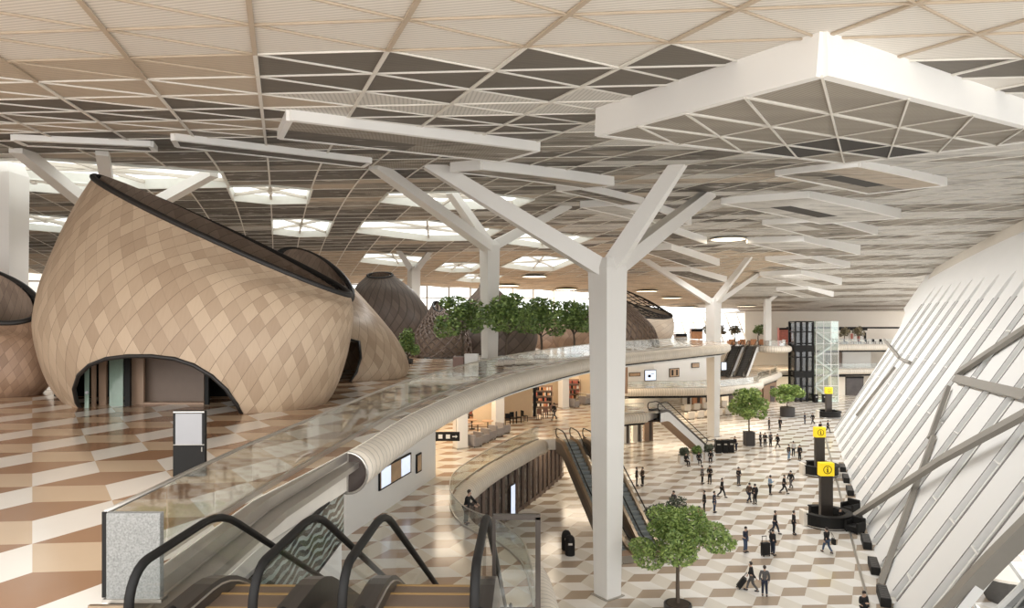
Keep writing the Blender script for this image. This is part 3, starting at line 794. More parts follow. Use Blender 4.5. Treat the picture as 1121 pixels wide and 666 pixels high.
# ================================================================== TIMBER PODS
def smooth01(t): t = max(0, min(1, t)); return t*t*(3-2*t)
def pod(name, label, Yc, L, R, dep, mats, tilt=0., du=26, dv=9, rim_r=.12, rim=True, lattice=True, inner=None, rings=44, seg=144, lat_h=.9, group='timber pods', nlat=26, noshell=False, tilt0=.55):
    """loft of leaning rings through the left and right outlines; tilt lifts the far side of the rim"""
    lp = catmull([at_y(x, y, Yc) for x, y in L], 12); rp = catmull([at_y(x, y, Yc) for x, y in R], 12)
    def pick(P, v):
        f = v*(len(P)-1); i = min(int(f), len(P)-2); return P[i].lerp(P[i+1], f-i)
    dv_ = dep if isinstance(dep, (list, tuple)) else (dep, dep)
    mx = (pick(lp, .5).x + pick(rp, .5).x)/2
    def pt(v, th, shrink=0.):
        a, c = pick(lp, v), pick(rp, v); m = (a+c)/2; rx = (c.x-a.x)/2 - shrink; rz = (c.z-a.z)/2
        ry = rx * lerp(dv_[0], dv_[1], v)
        return Vector((m.x + rx*math.cos(th) + ry*math.sin(th)*mx/Yc, Yc + ry*math.sin(th), m.z + rz*math.cos(th) + tilt*smooth01((v-tilt0)/(1-tilt0))*math.sin(th)))
    z0 = min(pick(lp, 0).z, pick(rp, 0).z); m0 = (pick(lp, 0) + pick(rp, 0))/2; mx = m0.x
    root = thing(name, label, 'pod', (m0.x, Yc, Z2), 0, group); o = Vector((m0.x, Yc, Z2))
    bm = MB()
    for i in range(rings+1):
        for k in range(seg): bm.v.append(tuple(pt(i/rings, 2*PI*k/seg) - o))
    for i in range(rings):
        for k in range(seg):
            k2 = (k+1) % seg
            u0, u1 = k/seg*du, (k+1)/seg*du; v0, v1 = i/rings*dv, (i+1)/rings*dv
            bm.face((i*seg+k, i*seg+k2, (i+1)*seg+k2, (i+1)*seg+k), 0, ((u0, v0), (u1, v0), (u1, v1), (u0, v1)))
    info = dict(root=root, o=o, pt=pt)
    if not noshell: info['shell'] = bm.build('shell', mats, root, smooth=True)
    if rim:
        b2 = MB(); b2.tube([pt(1, 2*PI*k/96) - o for k in range(96)], rim_r, 8, closed=True); b2.build('rim', M['black_rim'], root, smooth=True)
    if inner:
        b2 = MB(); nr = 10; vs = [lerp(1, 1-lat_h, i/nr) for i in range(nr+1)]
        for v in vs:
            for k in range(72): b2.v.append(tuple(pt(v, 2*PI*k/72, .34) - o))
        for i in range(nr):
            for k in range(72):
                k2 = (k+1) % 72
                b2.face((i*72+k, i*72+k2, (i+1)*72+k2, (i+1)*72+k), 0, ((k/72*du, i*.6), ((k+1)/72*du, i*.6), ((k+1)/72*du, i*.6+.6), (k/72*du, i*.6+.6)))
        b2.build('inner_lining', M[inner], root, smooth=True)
    if lattice:
        b2 = MB(); n = nlat; lo = 1 - lat_h*.28; sk = .34
        for k in range(n):
            a0, a1 = 2*PI*k/n, 2*PI*(k+1)/n
            b2.tube([pt(lerp(1, lo, q/4), lerp(a0, a1, q/4), .16) - o for q in range(5)], .05, 5); b2.tube([pt(lerp(lo, 1, q/4), lerp(a0, a1, q/4), .16) - o for q in range(5)], .05, 5)
        b2.tube([pt(lo, 2*PI*k/72, .16) - o for k in range(72)], .06, 6, closed=True)
        b2.build('rim_lattice', M['black_rim'], root)
    return info
def cut_door(info, outline):
    """cut a doorway through the near side of the pod shell and frame it"""
    sh = info['shell']; me = sh.data; o = info['o']
    bmh = bmesh.new(); bmh.from_mesh(me)
    bvh = BVHTree.FromBMesh(bmh); eye = Vector((0, 0, H)) - o
    fr = []
    for px, py in outline:
        d = Vector(((px-CX)/F, 1, (CY-py)/F)).normalized(); hit = bvh.ray_cast(eye, d)
        if hit[0]: fr.append(hit[0])
    cen = sum(fr, Vector())/len(fr)
    n = len(outline)
    dirs = [Vector(((px-CX)/F, 1, (CY-py)/F)) for px, py in outline]
    near = lambda f: f.calc_center_median().y < cen.y + 3.0
    pls = []
    for i in range(n):
        nn = dirs[i].cross(dirs[(i+1) % n]).normalized(); pls.append(nn)
    cd = sum(dirs, Vector())/n
    pls = [p if p.dot(cd) < 0 else -p for p in pls]          # pointing outwards
    for p in pls:
        gs = [f for f in bmh.faces if near(f) and all((f.calc_center_median() - eye).dot(q) < 1.2 for q in pls)]
        geom = gs + list({e for f in gs for e in f.edges}) + list({v for f in gs for v in f.verts})
        bmesh.ops.bisect_plane(bmh, geom=geom, plane_co=eye, plane_no=p, dist=1e-5)
    kill = [f for f in bmh.faces if near(f) and all((f.calc_center_median() - eye).dot(q) < 0 for q in pls)]
    bmesh.ops.delete(bmh, geom=kill, context='FACES')
    bmh.to_mesh(me); bmh.free()
    b2 = MB(); b2.tube(fr, .075, 8); return b2.build('door_frame', M['black_rim'], info['root'], smooth=True), fr

P1 = pod('timber_pod', 'largest timber pod with a dark slanted rim and an arched doorway, left of the hall', 28.5,
         [(90, 455), (56, 421), (38, 366), (42, 322), (59, 274), (80, 229), (102, 193)],
         [(340, 452), (362, 430), (376, 395), (383, 362), (385, 341), (384, 330), (382, 321)],
         (.85, .60), [M['wood']], tilt=.78, du=62, dv=9.5, inner='dark_brown', lat_h=.5, nlat=40)
door = [(95, 457), (84, 441), (81, 426), (86, 411), (98, 400), (116, 393), (140, 390), (166, 390), (191, 393), (212, 400), (232, 412), (248, 427), (259, 443), (266, 456)]
df, fr = cut_door(P1, door)
# inside the doorway: dark lining, columns, a beige panel and green edged glass
r = P1['root']; o1 = P1['o']
def inw(px0, px1, py0, Y, mat, name, th=.12):
    a = at_y(px0, py0, Y); c = at_y(px1, py0, Y); bm = MB()
    bm.box((((a.x+c.x)/2, Y, (a.z+Z2)/2) - o1 if False else (Vector(((a.x+c.x)/2, Y, (a.z+Z2)/2)) - o1)), (c.x-a.x, th, a.z-Z2)); bm.build(name, mat, r)
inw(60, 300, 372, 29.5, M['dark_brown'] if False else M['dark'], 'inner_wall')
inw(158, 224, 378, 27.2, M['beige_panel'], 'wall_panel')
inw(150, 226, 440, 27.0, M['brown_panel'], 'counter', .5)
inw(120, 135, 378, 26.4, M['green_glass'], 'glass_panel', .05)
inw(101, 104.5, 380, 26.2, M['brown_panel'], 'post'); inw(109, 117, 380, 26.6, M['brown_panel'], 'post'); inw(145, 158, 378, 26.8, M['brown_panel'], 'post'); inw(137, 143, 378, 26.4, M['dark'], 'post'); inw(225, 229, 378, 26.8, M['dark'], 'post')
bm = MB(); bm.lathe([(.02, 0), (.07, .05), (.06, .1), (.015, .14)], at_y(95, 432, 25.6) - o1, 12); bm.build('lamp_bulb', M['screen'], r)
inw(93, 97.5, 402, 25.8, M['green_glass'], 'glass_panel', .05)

P2 = pod('timber_pod', 'pale timber pod leaning out behind the right side of the largest pod', 40.,
    [(262, 436), (245, 400), (252, 360), (275, 320), (302, 284)],
    [(395, 437), (432, 424), (447, 403), (438, 377), (420, 352), (403, 334), (386, 322)],
    (.9, .5), [M['wood']], tilt=1.35, du=48, dv=9, inner='dark_brown', lat_h=.5, nlat=24, rim_r=.14)
cut_door(P2, [(352, 438), (352, 404), (368, 384), (384, 372), (393, 374), (395, 392), (390, 408), (380, 424), (366, 437)])
pod('timber_pod', 'brown timber pod with a dark latticed mouth at the left edge', 31.,
    [(-110, 440), (-150, 405), (-140, 355), (-115, 325), (-95, 305)],
    [(34, 441), (55, 420), (59, 395), (55, 365), (44, 335)],
    (.6, .55), [M['wood_brown']], tilt=1.25, du=50, dv=8, inner='dark_brown', lat_h=.6, nlat=40)
pod('timber_pod', 'dark striped pod shaped like a half shell rising behind the pale pod', 68.,
    [(392, 384), (388, 360), (386, 335), (389, 315), (402, 302)],
    [(462, 386), (475, 366), (474, 348), (454, 320), (430, 301)],
    (.8, .5), [M['wood_stripe']], tilt=.3, du=30, dv=6, inner='dark_brown', lat_h=.5, lattice=False, rim_r=.10)
# latticed cone pods: timber bars only, with a ring top and bottom
def lattice_pod(label, Yc, L, R, dep, n=34, turns=.34, r=.07, tilt=.4, mat='lattice'):
    info = pod('lattice_pod', label, Yc, L, R, dep, [M[mat]], tilt=tilt, rim_r=.1, lattice=False, noshell=True, tilt0=.3)
    pt, o = info['pt'], info['o']; bm = MB()
    for k in range(n):
        for sg in (1, -1):
            bm.tube([pt(i/16, 2*PI*k/n + sg*turns*2*PI*i/16) - o for i in range(17)], r, 5, cap=False)
    bm.build('lattice', M[mat], info['root']); bm = MB()
    for i in range(9): 
        for k in range(48): bm.v.append(tuple(pt(i/8, 2*PI*k/48, .3) - o))
    for i in range(8):
        for k in range(48):
            k2 = (k+1) % 48; bm.face((i*48+k, i*48+k2, (i+1)*48+k2, (i+1)*48+k), 0, ((k*.5, i*.5), (k*.5+.5, i*.5), (k*.5+.5, i*.5+.5), (k*.5, i*.5+.5)))
    bm.build('inner_lining', M['dark_brown'], info['root'], smooth=True); return info
lattice_pod('dark diamond lattice pod tapering upwards, left of the indoor trees', 57., [(450, 390), (452, 370), (464, 350), (474, 334)], [(516, 390), (514, 370), (500, 350), (484, 338)], .9, n=20)
pod('timber_pod', 'dark brown pod with a peaked rim behind the indoor trees', 62., [(492, 388), (488, 365), (504, 338), (526, 313)], [(585, 386), (588, 365), (570, 340), (540, 312)], (.8, .5), [M['wood_stripe']], tilt=.25, inner='dark_brown', lat_h=.5, lattice=False, du=20, dv=5)
pod('timber_pod', 'low brown pod seen between the trunks of the indoor trees', 76., [(556, 384), (550, 372), (556, 358), (572, 345)], [(628, 384), (632, 372), (624, 358), (590, 338)], (.8, .5), [M['wood_brown']], tilt=.5, inner='dark_brown', lat_h=.5, lattice=False, du=20, dv=4)
pod('timber_pod', 'small dark pod behind the rightmost indoor tree, left of the tall column', 69., [(610, 382), (605, 370), (612, 358), (622, 352)], [(668, 382), (672, 368), (668, 352), (655, 345)], (.8, .5), [M['wood_brown']], tilt=.5, inner='dark_brown', lat_h=.5, lattice=False, du=20, dv=4)
lattice_pod('dark ribbed cone pod just right of the tall middle column', 80., [(640, 379), (640, 360), (650, 340), (658, 328)], [(722, 379), (716, 360), (702, 345), (684, 331)], .8, n=34, turns=.12, r=.08)
p7 = pod('timber_pod', 'pale timber pod crowned by an open black lattice, right of the tall middle column', 96.,
    [(668, 376), (662, 360), (660, 345), (662, 335)], [(731, 376), (737, 366), (738, 355), (736, 346)], (.8, .7), [M['wood_grey']], tilt=.8, inner='wood_grey', lat_h=.5, lattice=False, du=20, dv=5)
pt, o7 = p7['pt'], p7['o']; bm = MB()
def up7(th, f): 
    q = pt(1, th); c = Vector((pt(1, 0).x + pt(1, PI).x, 2*96., 0))/2
    return Vector((lerp(q.x, c.x, .12*f*f) - f*1.2*(1 - math.cos(th))*.3, lerp(q.y, c.y, .12*f), q.z + f*(1.5 - 1.3*math.cos(th)))) - o7
for k in range(22):
    for sg in (1, -1): bm.tube([up7(2*PI*k/22 + sg*i*.14, i/6) for i in range(7)], .06, 5)
for f in (.0, 1.): bm.tube([up7(2*PI*k/48, f) for k in range(48)], .11, 6, closed=True)
bm.build('crown_lattice', M['black_rim'], p7['root'])

# ================================================================== GLASS BALUSTRADES
def balustrade(label, path, z, hgt=1.08, step=1.6, mat='glass', group='glass balustrades', rail=.035, post=True, name='glass_balustrade', shoe=True):
    p0 = path[0]; t = thing(name, label, 'balustrade', (p0[0], p0[1], z), 0, group); o = Vector((p0[0], p0[1], 0))
    pts = resample(path, step)
    npan = 0
    for i in range(len(pts)-1):
        a = Vector((*pts[i], 0)) - o; c = Vector((*pts[i+1], 0)) - o; d = c - a
        if d.length < .15: continue
        d.normalize(); bm = MB()
        bm.bar(a + d*.012 + Vector((0, 0, hgt/2 + .02)), c - d*.012 + Vector((0, 0, hgt/2 + .02)), .022, hgt - .04)
        bm.build('glass_panel', M[mat], t); npan += 1
    fine = [Vector((x, y, hgt)) - o for x, y in path]
    bm = MB(); bm.tube(fine, rail, 8); bm.build('handrail', M['steel'], t, smooth=True)
    if shoe:
        bm = MB()
        for i in range(len(pts)-1): bm.bar(Vector((*pts[i], .05)) - o, Vector((*pts[i+1], .05)) - o, .07, .1)
        bm.build('base_shoe', M['steel'], t)
    return t
g2 = [(-5.05, 8.5), (-5.05, 10.5), (-4.98, 13)] + offset([p for p in EDGE2 if p[1] < 75.5], .45)[1:]
bal2 = balustrade('long clear glass balustrade curving along the edge of the upper floor above the ringed tube', [p for i, p in enumerate(g2)], Z2, 1.05, 1.55)
bm = MB(); a = Vector((-5.05, 8.5, 0)); bm.box((0, .0, .53), (.05, .05, 1.06)); bm.build('end_post', M['dark'], bal2)
balustrade('short glass balustrade beside the top of the far escalators, left of them', offset(resample(E2c, .9), .45), Z3, 1.05, 2.2)
balustrade('short glass balustrade on the far gallery left of the lift tower', offset(resample(E2d, .9), .45), Z3, 1.05, 2.)
balustrade('glass balustrade along the far upper gallery right of the lift tower', offset(resample(E2b, .9), .45), Z3, 1.05, 2.6)
balustrade('glass balustrade winding along the lower gallery edge past the leaning person', offset(EDGE1a, .4), Z1, 1.05, 1.5)
balustrade('short glass balustrade on the lower gallery between the two hall escalators', offset(resample(E1c, .9), .4), Z1, 1.05, 1.6)
rd = offset(resample(E1d, .9), .4)
balustrade('glass balustrade of the lower gallery behind the white sided escalator', [p for p in rd if p[0] < 14 and p[1] < 97.6], Z1, 1.05, 2.0)
balustrade('far glass balustrade of the lower gallery below the wall screens', [p for p in rd if p[1] >= 97.8 and p[1] < 120.5], Z1, 1.05, 2.4)
balustrade('glass balustrade of the lower gallery behind the lift tower', [p for p in rd if p[1] >= 121.5 and p[1] < 133.4], Z1, 1.05, 2.4)
balustrade('farthest glass balustrade of the lower gallery, right of the stair tower', [p for p in rd if p[0] > 58], Z1, 1.05, 2.4)
# granite end block standing against the near end of the upper balustrade
t = thing('granite_block', 'upright speckled granite slab at the near end of the glass balustrade', 'stone slab', (-4.62, 8.4, Z2))
bm = MB(); bm.box((0, 0, .54), (.66, .10, 1.08)); bm.build('slab', M['granite'], t, bevel=.01)
bm = MB(); bm.box((0, 0, .02), (.72, .16, .04)); bm.build('plinth', M['steel'], t)
t = thing('low_rail', 'low bronze kick rail crossing the foot of the granite slab', 'rail', (-4.65, 8.05, Z2))
bm = MB(); bm.bar((-.32, 0, .07), (.16, 0, .07), .05, .04); bm.build('bar', M['bronze'], t)
bm = MB(); bm.box((-.3, 0, .03), (.05, .05, .06)); bm.box((.1, 0, .03), (.05, .05, .06)); bm.build('foot', M['steel'], t)
# dark panel under the near ledge, its wavy stripes a painted reflection
t = thing('mirror_panel', 'dark mirrored panel with a painted wavy reflection under the near balcony ledge', 'panel', (-4.42, 13.2, Z2 - 2.1))
bm = MB(); bm.box((0, 0, .45), (.06, 9.4, 1.25)); bm.build('mirror', M['wavy'], t)
bm = MB(); bm.box((.0, 0, -.22), (.09, 9.4, .06)); bm.box((0, 0, 1.1), (.09, 9.4, .06)); bm.build('frame', M['dark'], t)

# ================================================================== ESCALATORS
def escalator(label, top, d, rise, step_w=1.0, smat='step', deck='esc_dark', side=None, flat=1.5, group='escalators', edge=True, newel_r=.36, hr=.05, zbot=None):
    """top: comb line on the upper floor; d: horizontal direction pointing down the flight"""
    top = Vector(top); d = Vector((d[0], d[1], 0)).normalized(); n = Vector((-d.y, d.x, 0))
    t = thing('escalator', label, 'escalator', top, 0, group)
    run = rise / math.tan(math.radians(30)); s1 = flat; s2 = flat + run; s3 = s2 + flat
    def prof(s):
        def sm(x, k=.5):           # soft corner
            return x if x > k else (0 if x < -k else (x+k)**2/(4*k))
        return -(sm(s - s1) - sm(s - s2)) * rise / run
    def P(s, w, h): return d*s + n*w + Vector((0, 0, prof(s) + h))
    ss = [-.2 + (s3 + .4) * i/64 for i in range(65)]
    hw = step_w/2
    # steps: real treads and risers
    bm = MB(); ed = MB(); s = 0.; st = .42
    while s < s3:
        z = prof(s + st*.5); zn = prof(s + st*1.5)
        a = d*s; c = d*(s+st)
        bm.poly([a - n*hw + Vector((0, 0, z)), a + n*hw + Vector((0, 0, z)), c + n*hw + Vector((0, 0, z)), c - n*hw + Vector((0, 0, z))][::-1])
        bm.poly([c - n*hw + Vector((0, 0, z)), c + n*hw + Vector((0, 0, z)), c + n*hw + Vector((0, 0, zn)), c - n*hw + Vector((0, 0, zn))][::-1])
        if edge: ed.bar(c - n*hw - d*.02 + Vector((0, 0, z + .004)), c + n*hw - d*.02 + Vector((0, 0, z + .004)), .045, .008)
        s += st
    stp = bm.build('steps', M[smat], t)
    if edge: ed.build('step_edge', M['gold'], stp)
    for sg in (1, -1):
        w = sg*(hw + .13)
        bm = MB()               # skirting deck
        for i in range(64):
            a, c = ss[i], ss[i+1]
            q = [P(a, sg*hw, .0), P(a, sg*(hw+.03), .2), P(a, sg*(hw+.26), .2), P(a, sg*(hw+.28), -.12)]
            r = [P(c, sg*hw, .0), P(c, sg*(hw+.03), .2), P(c, sg*(hw+.26), .2), P(c, sg*(hw+.28), -.12)]
            for k in range(3):
                f = [q[k], q[k+1], r[k+1], r[k]]; bm.poly(f if sg > 0 else f[::-1])
        bm.build('deck', M[deck], t, smooth=False)
        bm = MB()               # glass
        m = [x for x in ss if -.6 <= x <= s3 + .6]
        for i in range(len(m)-1):
            a, c = m[i], m[i+1]; bm.poly([P(a, w, .2), P(c, w, .2), P(c, w, .93), P(a, w, .93)])
        arc0 = [Vector((-.2 - .70*math.sin(x*PI/12)*newel_r/.36*.5, 0, .565 + .365*math.cos(x*PI/12))) for x in range(13)]
        bm.poly([d*a.x + n*w + Vector((0, 0, a.z)) for a in arc0])
        bm.poly([d*(s3 + .2 - (a.x + .2)) + n*w + Vector((0, 0, a.z - rise)) for a in arc0])
        bm.build('glass_side', M['glass'], t)
        path = []
        for x in range(12, -1, -1): a = arc0[x]; path.append(d*(a.x - .0) + n*w + Vector((0, 0, a.z + .02)))
        path = [d*.3 + n*w + Vector((0, 0, .2))] + path
        path += [P(x, w, .95) for x in ss[1:-1]]
        for x in range(0, 13): a = arc0[x]; path.append(d*(s3 + .2 - (a.x + .2)) + n*w + Vector((0, 0, a.z + .02 - rise)))
        path.append(d*(s3 - .3) + n*w + Vector((0, 0, .2 - rise)))
        bm = MB(); bm.tube(path, hr, 8); bm.build('handrail', M['rubber'], t, smooth=True)
        if edge:
            bm = MB(); bm.tube([P(x, sg*(hw+.015), .13) for x in ss[1:-1]], .014, 6); bm.build('skirt_light', M['steel'], t)
    if side:
        dep = 1.0; zf = -rise + .02
        for sg in (1, -1):
            bm = MB(); w = sg*(hw+.28)
            for i in range(64):
                a, c = ss[i], ss[i+1]
                f = [P(a, w, -.12), P(c, w, -.12), P(c, w, -.12) - Vector((0, 0, dep)), P(a, w, -.12) - Vector((0, 0, dep))]
                for q in f: q.z = max(q.z, zf)
                bm.poly(f if sg > 0 else f[::-1])
            bm.build('side_cladding', M[side], t)
        bm = MB()
        for i in range(64):
            a, c = ss[i], ss[i+1]
            f = [P(a, hw+.28, -.12-dep), P(c, hw+.28, -.12-dep), P(c, -hw-.28, -.12-dep), P(a, -hw-.28, -.12-dep)]
            for q in f: q.z = max(q.z, zf)
            bm.poly(f)
        bm.build('underside', M['brown_panel'], t)
    for c_ in (d*(-.6), d*(s3 + .6) + Vector((0, 0, -rise + .03))):
        bm = MB(); bm.box(c_, (step_w + .5, 1.2, .05), math.atan2(n.y, n.x)); bm.build('comb_plate', M['steel'], t)
    return t
# the pair at the camera's feet, going down to the lower gallery
escalator('near escalator going down at the bottom left, beside the granite slab', (-3.18, 7.35, Z2), (.02, 1), Z2 - Z1 - .02, .98, smat='step_brown', side='esc_side')
escalator('near escalator going down at the bottom centre, nearest the lower gallery', (-1.02, 7.35, Z2), (.02, 1), Z2 - Z1 - .02, 1.06, smat='step_brown', side='esc_side')
# pair from the lower gallery down to the hall, behind the tall column
bt = at_z(690, 614, 0); tp = Vector((4.6, 58.6, Z1)); dd = (bt - tp); dd.z = 0
escalator('left escalator of the pair dropping into the hall behind the tall column', (4.55, 58.8, Z1), (.26, -1), Z1 - .03, 1.0, smat='step_grey', side='esc_side', deck='bronze', edge=False)
escalator('right escalator of the pair dropping into the hall behind the tall column', (6.85, 58.8, Z1), (.26, -1), Z1 - .03, 1.0, smat='step_grey', side='esc_side', deck='bronze', edge=False)
escalator('escalator with white side cladding coming down to the hall beside the white planters', (15.9, 76., Z1), (.68, .73), Z1 - .03, 1.0, smat='step_grey', side='esc_white', edge=False)
# far pair climbing from the lower gallery to the upper one
for x0, lb in ((43.2, 'left far escalator climbing to the far gallery beside the lift tower'), (45.9, 'right far escalator climbing to the far gallery beside the lift tower')):
    escalator(lb, (x0 - 1.2, 126.8, Z3), (-.62, -1), Z3 - Z1 - .02, 1.3, smat='step', side='esc_white', edge=False)
# glass guard in a grey frame right of the near escalators
t = thing('glass_guard', 'glass guard in a grey metal frame right of the near escalators', 'guard', (.08, 9.5, Z2 - 1.2))
bm = MB(); bm.bar((.28, 0, 0), (.28, 0, 1.9), .07); bm.bar((-.34, 0, 1.9), (.315, 0, 1.9), .07); bm.bar((-.34, 0, .02), (.315, 0, .02), .06); bm.bar((-.33, 0, 0), (-.33, 0, 1.9), .05); bm.build('frame', M['esc_dark'], t)
bm = MB(); bm.box((-.02, 0, .96), (.6, .015, 1.84)); bm.build('pane', M['glass'], t)
bm = MB(); bm.bar((-.3, .02, .62), (.26, .02, .62), .03, .03); bm.box((-.24, -.05, .3), (.12, .12, .5)); bm.build('control_box', M['esc_dark'], t)
# ================================================================== TREES AND PLANTS
def foliage_mesh(name, blobs, n, size, mat, seed=1):
    """leaf cards gathered in clumps: blobs = (centre, radius xyz)"""
    r = random.Random(seed); bm = MB(); tot = sum(b[1][0]*b[1][1] for b in blobs)
    for c, rad in blobs:
        for _ in range(int(n*rad[0]*rad[1]/tot)):
            while True:
                v = Vector((r.uniform(-1, 1), r.uniform(-1, 1), r.uniform(-1, 1)))
                if .05 < v.length < 1: break
            v = v.normalized() * (v.length ** .4)
            p = Vector(c) + Vector((v.x*rad[0], v.y*rad[1], v.z*rad[2]))
            a = Vector((r.gauss(0, 1), r.gauss(0, 1), r.gauss(0, .6))).normalized()
            b = a.cross(Vector((r.gauss(0, 1), r.gauss(0, 1), r.gauss(0, 1)))).normalized()
            s = size*r.uniform(.6, 1.25)
            bm.poly([p - a*s, p + b*s*.45 - a*s*.1, p + a*s, p - b*s*.45 - a*s*.1])
    return bm
def crown(R, hgt, z, k, seed):
    r = random.Random(seed); out = [((0, 0, z - .05*hgt), (R*.42, R*.42, hgt*.28))]
    for i in range(k):
        a = 2*PI*i/k + r.uniform(-.3, .3); q = r.uniform(.52, .74)*R
        out.append(((q*math.cos(a), q*math.sin(a), z + r.uniform(-.30, .12)*hgt), (R*r.uniform(.24, .36), R*r.uniform(.24, .36), hgt*r.uniform(.15, .24))))
    for i in range(k):
        a = 2*PI*(i + .5)/k + r.uniform(-.4, .4); q = r.uniform(.15, .48)*R
        out.append(((q*math.cos(a), q*math.sin(a), z + r.uniform(.1, .42)*hgt), (R*r.uniform(.22, .34), R*r.uniform(.22, .34), hgt*r.uniform(.14, .22))))
    return out
def tree(label, base, th, R, ch, tz, mat, n, size, seed, planter, group, branches=5, tr=.09, name='potted_tree'):
    """th: height of the crown centre above the base, tz: height where the trunk leaves the pot"""
    t = thing(name, label, 'tree', base, 0, group); r = random.Random(seed)
    bl = crown(R, ch, th, 7, seed)
    foliage_mesh('f', bl, n, size, mat, seed).build('foliage', M[mat], t)
    bm = MB(); fork = th - ch*.42
    bm.tube(catmull([(0, 0, tz), (r.uniform(-.08, .08), r.uniform(-.08, .08), lerp(tz, fork, .5)), (0, 0, fork)], 5), [tr*(1.15 - .3*i/10) for i in range(11)], 8)
    for i in range(branches):
        c = bl[(1 + i) % len(bl)][0]
        bm.tube(catmull([(0, 0, fork - .15 + .05*i), (c[0]*.45, c[1]*.45, lerp(fork, c[2], .55)), (c[0]*.9, c[1]*.9, c[2])], 4), [tr*.6*(1 - .7*k/8) for k in range(9)], 6)
    bm.build('trunk', M['bark'], t, smooth=True)
    if planter:
        kind, w, h = planter; bm = MB()
        if kind == 'round':
            bm.lathe([(w*.42, 0), (w*.5, .06), (w*.5, h), (w*.45, h), (w*.44, h - .08)], seg=24)
            pm = 'planter_dark'
        else:
            pm = {'box': 'planter_dark', 'brown': 'planter_brown', 'white': 'planter_white'}[kind]
            bm.box((0, 0, h/2 + .03), (w, w, h - .06)); bm.box((0, 0, h - .04), (w*1.04, w*1.04, .09)); bm.box((0, 0, .03), (w*.9, w*.9, .06))
        pt_ = bm.build('planter', M[pm], t, bevel=.015)
        bm = MB(); bm.lathe([(w*.42, h - .02), (w*.40, h + .03), (.02, h + .05)], seg=16); bm.build('soil', M['soil'], pt_)
    return t
# big hall tree at the bottom
b0 = at_z(742, 676, 0)
tree('large bright green tree in the hall at the bottom, in front of the tall column', (b0.x, b0.y, 0), 4.3, 2.95, 3.0, .7, 'leaf', 9500, .115, 11, ('round', 1.5, .75), 'hall trees', tr=.10)
b0 = at_z(820, 488, 0)
tree('green tree in a black square planter in the middle of the hall', (b0.x, b0.y, 0), 5.3, 2.75, 4.4, 1.75, 'leaf', 3200, .24, 12, ('box', 1.15, 1.75), 'hall trees')
b0 = at_z(862, 456, 0)
tree('broad green tree in a wide black planter in front of the lift tower', (b0.x, b0.y, 0), 3.6, 2.7, 3.2, 1.5, 'leaf', 2600, .26, 13, ('round', 2.3, 1.5), 'hall trees')
# row of indoor trees on the upper floor
for k, (px, py, r_, pl, lb) in enumerate(((506, 396, 2.3, None, 'leftmost tree of the indoor row on the upper floor, beside the dark lattice pod'), (555, 400, 2.1, None, 'second tree from the left in the indoor row on the upper floor'),
        (592, 394, 2.1, None, 'third tree from the left in the indoor row on the upper floor'), (628, 389.5, 2.1, None, 'rightmost tree of the indoor row, half behind the tall column'))):
    b0 = at_z(px, py, Z2)
    tree(lb, (b0.x, b0.y, Z2), 3.3 if k < 2 else 3.2, r_*1.05, 3.1, .35, 'leaf_dark', 3000, .17, 20+k, ('brown', 1.2, .4), 'indoor trees on the upper floor')
b0 = at_z(447, 398, Z2)
tree('small dark tree beside the right edge of the pale timber pod', (b0.x, b0.y, Z2), 1.35, .95, 1.9, .3, 'leaf_dark', 1100, .14, 31, ('box', .6, .3), 'indoor trees on the upper floor')
for k, (px, lb) in enumerate(((787, 'left olive tree on the far upper gallery behind the escalators'), (802, 'middle olive tree on the far upper gallery behind the escalators'), (820, 'right olive tree on the far upper gallery behind the escalators'), (848, 'dark little tree beside the slim far column'),
                              (945, 'left round olive tree on the far gallery at the right'), (962, 'right round olive tree on the far gallery at the right'))):
    Y = 128; p = at_y(px, 360, Y); R = 1.3 if k != 2 else 1.5
    tree(lb, (p.x, p.y + k*.3 + (6 if k > 3 else 7.5), Z3), 2.7 - (.3 if k > 3 else 0), R, 1.9, .5, 'leaf_dark' if k == 3 else 'leaf_autumn', 420, .26, 40+k, ('white', .9, .5), 'small trees on the far gallery', branches=3)
# white cube planter on the upper floor beside the first tree of the row
b0 = at_z(520, 412, Z2); t = thing('planter_pillar', 'white square plinth at the glass edge in front of the indoor trees', 'plinth', (b0.x - .2, b0.y, Z2))
bm = MB(); bm.box((0, 0, .62), (.75, .75, 1.2)); bm.box((0, 0, 1.24), (.8, .8, .05)); bm.build('block', M['planter_white'], t, bevel=.01)
bm = MB(); bm.box((-.75, .1, .55), (.6, .7, 1.1)); bm.build('brown_block', M['planter_brown'], t, bevel=.01)
def shrub(label, base, R, h, mat, planter, seed, group):
    t = thing('potted_shrub', label, 'shrub', base, 0, group); bm = MB(); w, ph = planter
    bm.box((0, 0, ph/2), (w, w, ph)); bm.box((0, 0, ph - .03), (w*1.03, w*1.03, .06))
    bm.build('planter', M['planter_white'], t, bevel=.01)
    foliage_mesh('f', [((0, 0, ph + h*.45), (R, R, h*.55)), ((R*.4, 0, ph + h*.7), (R*.5, R*.5, h*.4)), ((-R*.4, .1, ph + h*.55), (R*.6, R*.5, h*.45))], 700, .14, mat, seed).build('foliage', M[mat], t)
    bm = MB()
    for k in range(4): bm.tube([(0.06*k - .1, 0, ph - .05), (.15*k - .25, .05*k, ph + h*.5)], .02, 5)
    bm.build('stem', M['bark'], t)
for k, (px, py, lb) in enumerate(((718, 586, 'grey green shrub in a white tub at the foot of the hall escalators, nearest them'), (741, 577, 'grey green shrub in a white tub behind the crown of the large hall tree'))):
    b0 = at_z(px, py, 0); shrub(lb, b0, .85, 1.7, 'leaf_grey', (.9, .55), 60+k, 'shrubs in white tubs')
